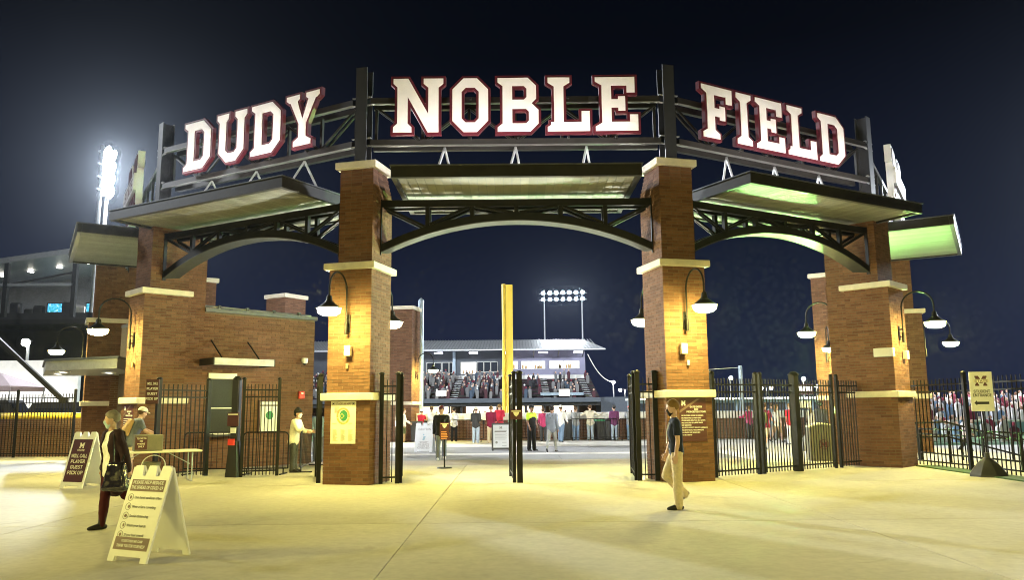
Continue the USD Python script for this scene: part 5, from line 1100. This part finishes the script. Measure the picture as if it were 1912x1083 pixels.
def pane(x0, x1, z0, z1, lit, y=3.985):
    w_ = put(GS, 'window', MB().lohi((x0, y - .04, z0), (x1, y - .005, z1)), 'window_glow' if lit else 'glass_dark')
    for a, b in (((x0 - .06, z0 - .06), (x0, z1 + .06)), ((x1, z0 - .06), (x1 + .06, z1 + .06)), ((x0, z1), (x1, z1 + .06)), ((x0, z0 - .06), (x1, z0))): put(w_, 'frame', MB().lohi((a[0], y - .09, a[1]), (b[0], y - .042, b[1])), 'frame_white')
    if lit:
        k = MB(); R_ = random.Random(int(x0 * 100))
        for i in range(int((x1 - x0) / .55)):
            xx = R_.uniform(x0 + .2, x1 - .2); hh = R_.uniform(.25, .55); k.lohi((xx - .14, y - .04 - .03, z0), (xx + .14, y - .041, z0 + hh)); k.lohi((xx - .07, y - .069, z0 + hh), (xx + .07, y - .0412, z0 + hh + .2))
        put(w_, 'people_inside', k, 'cloth_tan', kind='stuff')
for x0, x1, z0, z1, lit in ((1.25, 4.6, 7.25, 8.25, 1), (5.3, 7.25, 7.25, 8.25, 1), (7.45, 9.5, 7.25, 8.25, 1), (-2.2 + 1.4, .7, 7.25, 8.25, 1)): pane(x0, x1, z0, z1, lit)
for x0, x1, z0, z1, lit in ((-7.4, -5.3, 6.6, 8.2, 1), (-5.1, -4.2, 6.9, 8.2, 0), (-4.1, -3.2, 6.9, 8.2, 0), (-3.1, -2.2, 6.9, 8.2, 0), (-12.3, -11.3, 6.8, 8.2, 0), (-11.2, -10.3, 6.8, 8.2, 0), (-10.1, -9.2, 6.8, 8.2, 0), (-9.1, -8.7, 6.8, 8.2, 0), (-15, -13.9, 6.8, 8.2, 0), (-26.5, -25, 6.8, 8.2, 0), (-24.8, -23.3, 6.8, 8.2, 0)): pane(x0, x1, z0, z1, lit, 4.285)
for i in range(4): put(GS, 'roof_bracket', MB().beam((-.5 + i * 3.5, 3.95, 8.9), (-.5 + i * 3.5, .6, 9.6), .14, .14), 'dark_steel')
for i in range(9): put(GS, 'eave_light', MB().box((-30 + i * 4.9, 1.2, 9.35), (1.2, .3, .1), rot_x(-.6)), 'eave_glow')
rows = 12
for i in range(rows): put(GS, 'seat_row', MB().lohi((-36, -9.5 + i * 1.09, 1.9), (11.0, -9.5 + (i + 1) * 1.09, 2.85 + i * .26)), 'cloth_plum' if i % 2 else 'dark_steel')
for x in (-22, -13.5, -7.5, -.2, 4.3, 9.6):
    k = MB()
    for i in range(rows): k.lohi((x - .45, -9.52 + i * 1.09, 2.86 + i * .26), (x + .45, -9.5 + (i + 1) * 1.09 - .02, 2.93 + i * .26))
    put(GS, 'aisle_steps', k, 'galvanised', kind='stuff')
put(GS, 'front_wall', MB().lohi((-36, -9.9, 2.35), (11.0, -9.52, 2.9)), 'suite_grey'); put(GS, 'under_wall', MB().lohi((-36, -4, -.5), (11.0, -3.8, 2.4)), 'brick_far')
for a, b in ((-24, -14.4), (-13.2, -8.2), (-6.2, -2.2), (-1.4, 1.5), (1.9, 3.8), (5.2, 8.0)): put(GS, 'lit_opening', MB().lohi((a, -4.2, .3), (b, -4.01, 2.25)), 'room_glow')
for x in (-14.3, -13.4, -8.0, -6.5, -2.0, -1.6, 1.6, 4.0, 5.0, 8.2): put(GS, 'support_column', MB().lohi((x - .12, -9.3, -.5), (x + .12, -9.0, 2.34)), 'dark_steel')
put(GS, 'dugout_roof', MB().lohi((3.5, -9.4, 3.2), (8.9, -8.2, 3.55)), 'blue_steel'); put(GS, 'lit_sign', MB().lohi((5.8, -9.6, 3.1), (7.1, -9.42, 3.95)), 'window_glow'); put(GS, 'lit_sign', MB().lohi((-9.6, -9.6, 3.2), (-8.4, -9.42, 3.9)), 'window_glow')
put(GS, 'side_block', MB().lohi((11.2, -8, -.5), (16.2, 2, 2.95)), 'roof_metal'); put(GS, 'backstop_wall', MB().lohi((-30, -12, -.5), (18, -11.7, .55)), 'blue_steel')
t = thing('net_cable', 'white cable sagging from the grandstand roof corner to a lamp pole', 'cable', (0, 0, 0)); put(t, 'cable', MB().tube([(10.6 + 3.5 * q, 112, 9.1 - 3.9 * (1 - (1 - q) ** 2)) for q in np.linspace(0, 1, 12)], .06, 5), 'frame_white')
def spectators(name, label, spots, seed, cl='crowd_cloth'):
    R_ = random.Random(seed); body = MB(); headm = MB()
    ico = trimesh.creation.icosphere(1, .115)
    for x, y, z in spots:
        w = R_.uniform(.36, .46); hgt = R_.uniform(.85, 1.25); dx = R_.uniform(-.06, .06)
        v = [(-.40 * w, -.14, 0), (.40 * w, -.14, 0), (.40 * w, .12, 0), (-.40 * w, .12, 0), (-.52 * w + dx, -.13, hgt * .84), (.52 * w + dx, -.13, hgt * .84), (.52 * w + dx, .13, hgt * .84), (-.52 * w + dx, .13, hgt * .84), (-.16 * w + dx, -.06, hgt), (.16 * w + dx, -.06, hgt), (.16 * w + dx, .06, hgt), (-.16 * w + dx, .06, hgt)]
        f = []
        for l in range(2):
            for k in range(4): a, b = l * 4 + k, l * 4 + (k + 1) % 4; f += [[a, b, b + 4], [a, b + 4, a + 4]]
        f += [[8, 9, 10], [8, 10, 11]]
        body.add(np.array(v) + (x, y, z), f); headm.add(ico.vertices * (1, 1, 1.2) + (x + dx, y, z + hgt + .13), ico.faces)
    t = thing(name, label, 'crowd', (0, 0, 0), kind='stuff'); put(t, 'bodies', body, cl, kind='stuff', tone=np.repeat([R_.random() for _ in body.v], 12)); put(t, 'heads', headm, 'crowd_head', kind='stuff', smooth=True, tone=np.repeat([R_.random() for _ in headm.v], len(ico.vertices)))
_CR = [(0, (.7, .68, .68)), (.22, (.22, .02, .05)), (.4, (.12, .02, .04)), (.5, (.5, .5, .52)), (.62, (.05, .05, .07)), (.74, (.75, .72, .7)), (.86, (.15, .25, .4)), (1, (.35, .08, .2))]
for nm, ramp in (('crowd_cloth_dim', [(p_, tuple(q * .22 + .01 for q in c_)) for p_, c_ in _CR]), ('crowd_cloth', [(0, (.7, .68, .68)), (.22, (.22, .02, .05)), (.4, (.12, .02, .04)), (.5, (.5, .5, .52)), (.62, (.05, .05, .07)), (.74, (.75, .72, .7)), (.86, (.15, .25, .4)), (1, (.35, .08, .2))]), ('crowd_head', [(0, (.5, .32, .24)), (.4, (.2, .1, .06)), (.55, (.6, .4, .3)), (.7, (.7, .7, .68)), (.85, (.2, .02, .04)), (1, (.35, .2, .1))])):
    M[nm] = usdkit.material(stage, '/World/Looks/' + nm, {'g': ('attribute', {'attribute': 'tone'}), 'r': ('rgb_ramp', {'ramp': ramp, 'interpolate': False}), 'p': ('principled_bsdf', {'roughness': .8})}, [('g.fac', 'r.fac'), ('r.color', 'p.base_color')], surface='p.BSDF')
R_ = random.Random(11)
sp = []
for i in range(rows):
    for x in np.arange(-30, 10.8, .62):
        if R_.random() < (.62 if x < -2 else .30) and min(abs(x - q) for q in (-22, -13.5, -7.5, -.2, 4.3, 9.6)) > .6: sp.append((x + R_.uniform(-.1, .1), 110 - 9.1 + i * 1.09, 2.85 + i * .26))
for x in np.arange(-26, 8, .8):
    if R_.random() < .55: sp.append((x, 105.2 + R_.uniform(-1, .4), -.1))
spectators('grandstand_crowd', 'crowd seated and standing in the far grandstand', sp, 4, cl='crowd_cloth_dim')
# ---------------------------------------------------------------- right: outfield terrace with standing crowd
t = thing('outfield_terrace', 'low terrace with blue green front panels at far right', 'terrace', (0, 0, 0))
for i in range(7): put(t, 'step', MB().lohi((30, 58 + i * 2, -.6), (56, 60 + i * 2, .25 + i * .22)), 'concrete_1')
for i in range(9): put(t, 'front_panel', MB().lohi((30 + i * 2.9, 57.0, -.56), (32.84 + i * 2.9, 57.12, .40)), 'cloth_teal')
put(t, 'white_top_rail', MB().lohi((30, 56.9, .43), (56, 57.25, .55)), 'plastic_white')
for i in range(3): put(t, 'white_banner', MB().lohi((37.4 + i * 4.2, 56.86, -.1), (41.2 + i * 4.2, 56.97, .22)), 'plastic_white')
sp = [(x + R_.uniform(-.2, .2), 58.8 + i * 2 + R_.uniform(-.4, .4), .25 + i * .22) for i in range(7) for x in np.arange(30.4, 55, .62) if R_.random() < .72]
spectators('terrace_crowd', 'bright standing crowd on the outfield terrace at far right', sp, 8)
sp = [(21.5 + R_.uniform(0, 9), R_.uniform(46, 56), -.5) for _ in range(45)]
spectators('walk_crowd', 'people gathered on the lower walk between the right column and the terrace', sp, 9)
t = thing('bullpen_building', 'long low building with bright white roof edge, beyond the right gates', 'building', (0, 0, 0))
put(t, 'wall', MB().lohi((12, 80, -.6), (32.5, 84, 2.3)), 'blue_steel'); put(t, 'roof_edge', MB().lohi((11.8, 79.6, 2.32), (32.7, 84.2, 2.52)), 'plastic_white'); put(t, 'counter', MB().lohi((12, 79.5, .75), (32.5, 79.9, 1.15)), 'plastic_white')
for i in range(8): put(t, 'window', MB().lohi((12.6 + i * 2.5, 79.93, 1.25), (14.7 + i * 2.5, 79.985, 2.0)), 'glass_dark')
for i in range(22): put(t, 'roof_light', MB().lohi((12.1 + i * .94, 79.52, 2.36), (12.6 + i * .94, 79.59, 2.46)), 'can_glow')
t = thing('scoreboard', 'small lit scoreboard on posts behind the right gates', 'scoreboard', (33.6, 92, 0)); put(t, 'panel', MB().lohi((-.9, 0, 2.9), (.9, .2, 4.1)), 'sign_maroon'); put(t, 'lit_face', MB().lohi((-.8, -.03, 3.35), (.8, -.002, 4.0)), 'window_glow')
for s in (-.6, .6): put(t, 'post', MB().lohi((s - .08, .02, -.6), (s + .08, .18, 2.9)), 'dark_steel')
def light_pole(label, x, y, z, heads=1, glow='far_glow'):
    t = thing('light_pole', label, 'light pole', (x, y, -.6), 0, 'small far light poles'); put(t, 'pole', MB().tube([(0, 0, 0), (0, 0, z + .55)], .09, 6), 'galvanised')
    for i in range(heads):
        o = (i - (heads - 1) / 2) * 1.5; h_ = put(t, 'lamp_head', MB().beam((0, 0, z + .6), (o if heads > 1 else .3, -.2, z + .6), .14, .10), 'dark_steel'); put(h_, 'lamp', MB().mesh(trimesh.creation.icosphere(1, .26).apply_translation((o, -.3, z + .5))), glow)
light_pole('warm lamp on a pole right of the grandstand, at the end of the cable', 14.1, 112, 5.2); light_pole('twin headed lamp pole left of the rules plaque column', 18.2, 130, 4.5, 2)
light_pole('white lamp seen through the first gate leaf, left of the slender pole', 30.0, 110, 5.6); light_pole('small white lamp just right of the slender blue white pole', 33.5, 110, 4.6); light_pole('white lamp right of the thickest fence post', 40.0, 110, 5.4); light_pole('white lamp above the small scoreboard', 42.5, 112, 4.4)
light_pole('distant white lamp at far left under the upper suite', -31.2, 51, 6.2)
light_pole('twin headed far lamp pole left of the thickest fence post', 39.6, 125, 4.5, 2)
# ---------------------------------------------------------------- left: suite building, white wall, concession roof, field wall
SU = thing('suite_building', 'dim upper suite with trussed roof, screens and a bright window at far left', 'building', (0, 62, 0))
put(SU, 'lower_wall', MB().lohi((-60, 2, -.6), (-31.5, 8, 8.2)), 'dark_steel'); put(SU, 'floor_slab', MB().lohi((-60, -3, 8.2), (-31.0, 8, 8.55)), 'dark_steel'); put(SU, 'back_wall', MB().lohi((-60, 3, 8.55), (-31.5, 3.2, 13.2)), 'grey_steel')
put(SU, 'roof', MB().add([(-60, -5, 9.4), (-30.5, -5, 13.4), (-30.5, 6, 13.4), (-60, 6, 9.4), (-60, -5, 9.8), (-30.5, -5, 13.8), (-30.5, 6, 13.8), (-60, 6, 9.8)], [[0, 2, 1], [0, 3, 2], [4, 5, 6], [4, 6, 7], [0, 1, 5], [0, 5, 4], [1, 2, 6], [1, 6, 5], [2, 3, 7], [2, 7, 6], [3, 0, 4], [3, 4, 7]]), 'grey_steel')
for i in range(7): put(SU, 'roof_light', MB().lohi((-46 + i * 2.2, -2, 11.23 + i * .30 - .08), (-45.7 + i * 2.2, -1.7, 11.23 + i * .30 - .02)), 'can_glow')
put(SU, 'tie_beam', MB().beam((-60, -4.8, 10.9), (-32, -4.8, 10.9), .2, .2), 'grey_steel')
for x in (-47, -42, -37, -32): put(SU, 'roof_post', MB().lohi((x - .15, -4.9, 8.5), (x + .15, -4.6, 12.9 + (x + 35) * .13)), 'dark_steel')
for a, b in ((-47, -42), (-37, -42), (-37, -32)): put(SU, 'brace', MB().beam((a, -4.75, 10.9), (b, -4.75, 11.2 + (max(a, b) + 36) * .15), .14, .14), 'dark_steel')
for x in (-38.3, -35.1): s_ = put(SU, 'screen_case', MB().lohi((x - .1, 2.85, 9.75), (x + 1.25, 2.99, 10.6)), 'bin_black'); put(s_, 'screen', MB().lohi((x, 2.82, 9.83), (x + 1.15, 2.845, 10.52)), 'screen_glow')
s_ = put(SU, 'window', MB().lohi((-37.05, 2.9, 8.7), (-35.3, 2.99, 10.25)), 'window_glow'); put(s_, 'blind', MB().lohi((-37.05, 2.85, 9.7), (-35.3, 2.895, 10.25)), 'frame_white')
put(SU, 'balustrade', MB().lohi((-60, -2.9, 8.56), (-31.2, -2.8, 9.05)), 'bin_black')
for i, x in enumerate((-41.2, -39.9, -38.0, -36.9, -36.2, -34.0)): put(SU, 'silhouette', rbox((.75, .5, 1.0 + .25 * (i % 3)), .12).translate((x, -1.8, 9.0 + .12 * (i % 3))), 'bin_black')
single('white_wall', 'bright white wall behind the grey tent at far left', 'wall', MB().lohi((-40, 46, -.6), (-25.1, 46.3, 4.65)), 'plastic_white')
t = thing('pop_up_tent', 'grey pop-up tent with peaked roof before the white wall', 'tent', (-27.6, 41.5, 0))
rf = MB(); rf.add([(-2.4, -1.5, 3.0), (2.4, -1.5, 3.0), (2.4, 1.5, 3.0), (-2.4, 1.5, 3.0), (-.9, 0, 3.72), (.9, 0, 3.72)], [[0, 1, 5], [0, 5, 4], [1, 2, 5], [2, 3, 4], [2, 4, 5], [3, 0, 4]]); put(t, 'canopy', rf, 'cloth_lilac')
for a, b in (((-2.4, -1.5), (2.4, -1.5)), ((-2.4, 1.5), (2.4, 1.5))): put(t, 'valance', MB().lohi((a[0], a[1] - .01, 2.78), (b[0], b[1] + .01, 2.998)), 'cloth_lilac')
for x in (-2.35, 2.35):
    for y in (-1.45, 1.45): put(t, 'leg', MB().tube([(x, y, -.6), (x, y, 3.0)], .03, 6), 'grey_steel')
def van(label, x, y, rot, L=4.9, col='ink_black', h=2.3):
    t = thing('parked_van', label, 'van', (x, y, -.1), rot, None)
    pg = Polygon([(-L / 2, .35), (L / 2, .35), (L / 2, .95), (L / 2 - .25, 1.05), (L / 2 - 1.1, 1.25), (L / 2 - 1.7, h), (-L / 2 + .2, h), (-L / 2, h - .25)]).buffer(.06)
    put(t, 'body', MB().poly(pg, 1.8, (0, .9, 0)), col)
    put(t, 'windscreen', MB().poly(Polygon([(L / 2 - 1.05, 1.32), (L / 2 - 1.62, h - .1), (L / 2 - 1.72, h - .1), (L / 2 - 1.25, 1.32)]).buffer(.02), 1.6, (.06, .8, 0)), 'glass_dark')
    for s in (-1, 1):
        for a, b in ((-L / 2 + .3, -L / 2 + 1.5), (-L / 2 + 1.6, L / 2 - 1.9)): put(t, 'side_window', MB().lohi((a, s * .965 - .01, 1.35), (b, s * .965 + .01, h - .2)), 'glass_dark')
        for q in (-L / 2 + .85, L / 2 - .95):
            w_ = put(t, 'wheel', MB().tube([(q, s * .80, .35), (q, s * .98, .35)], .35, 18), 'leather_black'); put(w_, 'hub', MB().tube([(q, s * .981, .35), (q, s * .99, .35)], .2, 12), 'grey_steel')
van('dark van parked behind the yellow topped wall, under the tent', -24.2, 37.5, .2); van('dark van behind the yellow topped wall, left of the leaning steel brace', -20.7, 36.8, PI - .25, h=2.15); van('maroon van behind the yellow topped wall by the far left column', -18.3, 38.5, PI / 2 + .2, col='sign_maroon', h=2.5)
t = thing('field_wall', 'low brick wall with rounded yellow cap behind the far left fence', 'wall', (-20.5, 31.0, 0), -.05)
put(t, 'brick_wall', MB().lohi((-6, -.1, -.1), (4.1, .1, 1.42)), 'brick_far')
for i in range(14): put(t, 'yellow_cap', MB().tube([(-6 + i * .72 + .01, 0, 1.52), (-6 + (i + 1) * .72 - .01, 0, 1.52)], .14, 10), 'yellow_paint', smooth=40)
t = thing('steel_brace', 'black steel brace slanting down across the white wall at far left', 'brace', (0, 0, 0)); put(t, 'bar', MB().beam((-20.6, 30.9, 4.95), (-17.2, 30.6, 2.1), .12, .16), 'black_steel'); put(t, 'clamp', MB().box((-17.2, 30.6, 2.1), (.25, .25, .2)), 'black_steel'); put(t, 'post', MB().tube([(-20.6, 31.2, -.1), (-20.6, 31.2, 5.2)], .09, 10), 'galvanised')
t = thing('concession_roof', 'flat metal roof with recessed lights jutting from the far left column', 'roof', (0, 0, 0))
pg = Polygon([(-11.75, 23.6), (-14.55, 24.75), (-16.7, 28.3), (-13.2, 28.8)]); 
put(t, 'slab', MB().poly(pg, .30, (0, 0, 2.95), (1, 0, 0), (0, 1, 0)), 'grey_steel'); put(t, 'edge_trim', MB().poly(pg.buffer(.05, join_style=2), .06, (0, 0, 3.253), (1, 0, 0), (0, 1, 0)), 'roof_metal')
for x, y in ((-14.3, 25.3), (-15.2, 26.6), (-13.3, 26.2)): d_ = put(t, 'can_light', MB().lathe([(.22, 0), (.22, -.03), (.16, -.03)], 16, (x, y, 2.948)), 'frame_white'); put(d_, 'lens', MB().lathe([(.15, -.022), (0, -.022)], 16, (x, y, 2.948)), 'can_glow')
t = thing('concession_wall', 'brick side wall with pale door frame between the far left column and the outer column', 'wall', (-13.6, 28.6, 0), .35)
put(t, 'wall', MB().lohi((-.75, 0, 0), (2.6, .3, 2.94)), 'brick_far'); put(t, 'door', MB().lohi((-.05, -.03, 0), (.42, -.003, 2.35)), 'dark_steel')
for a, b in (((-.16, 0), (-.053, 2.45)), ((.423, 0), (.55, 2.45)), ((-.05, 2.353), (.42, 2.45))): put(t, 'door_frame', MB().lohi((a[0], -.06, a[1]), (b[0], -.003, b[1])), 'limestone')
lamp_on(-3, 'f', 0, 'lit gooseneck lamp on the far left column above the concession roof')
tower('stadium floodlight tower left of the plaza lighting the concourse', (-36, 24), (8, 43), 17.5, 4, 3, 1.2, lens=.32, step=1.0, glow='flood_near', tilt=.45)
if HAZE:
    M['haze'] = usdkit.material(stage, '/World/Looks/haze', {'v': ('principled_volume', {'color': (.8, .88, 1.0), 'density': HAZE, 'anisotropy': .87})}, [], volume='v.volume')
    single('haze', None, None, MB().lohi((-150, -40, -1.3), (150, 200, 27)), 'haze', kind='stuff')
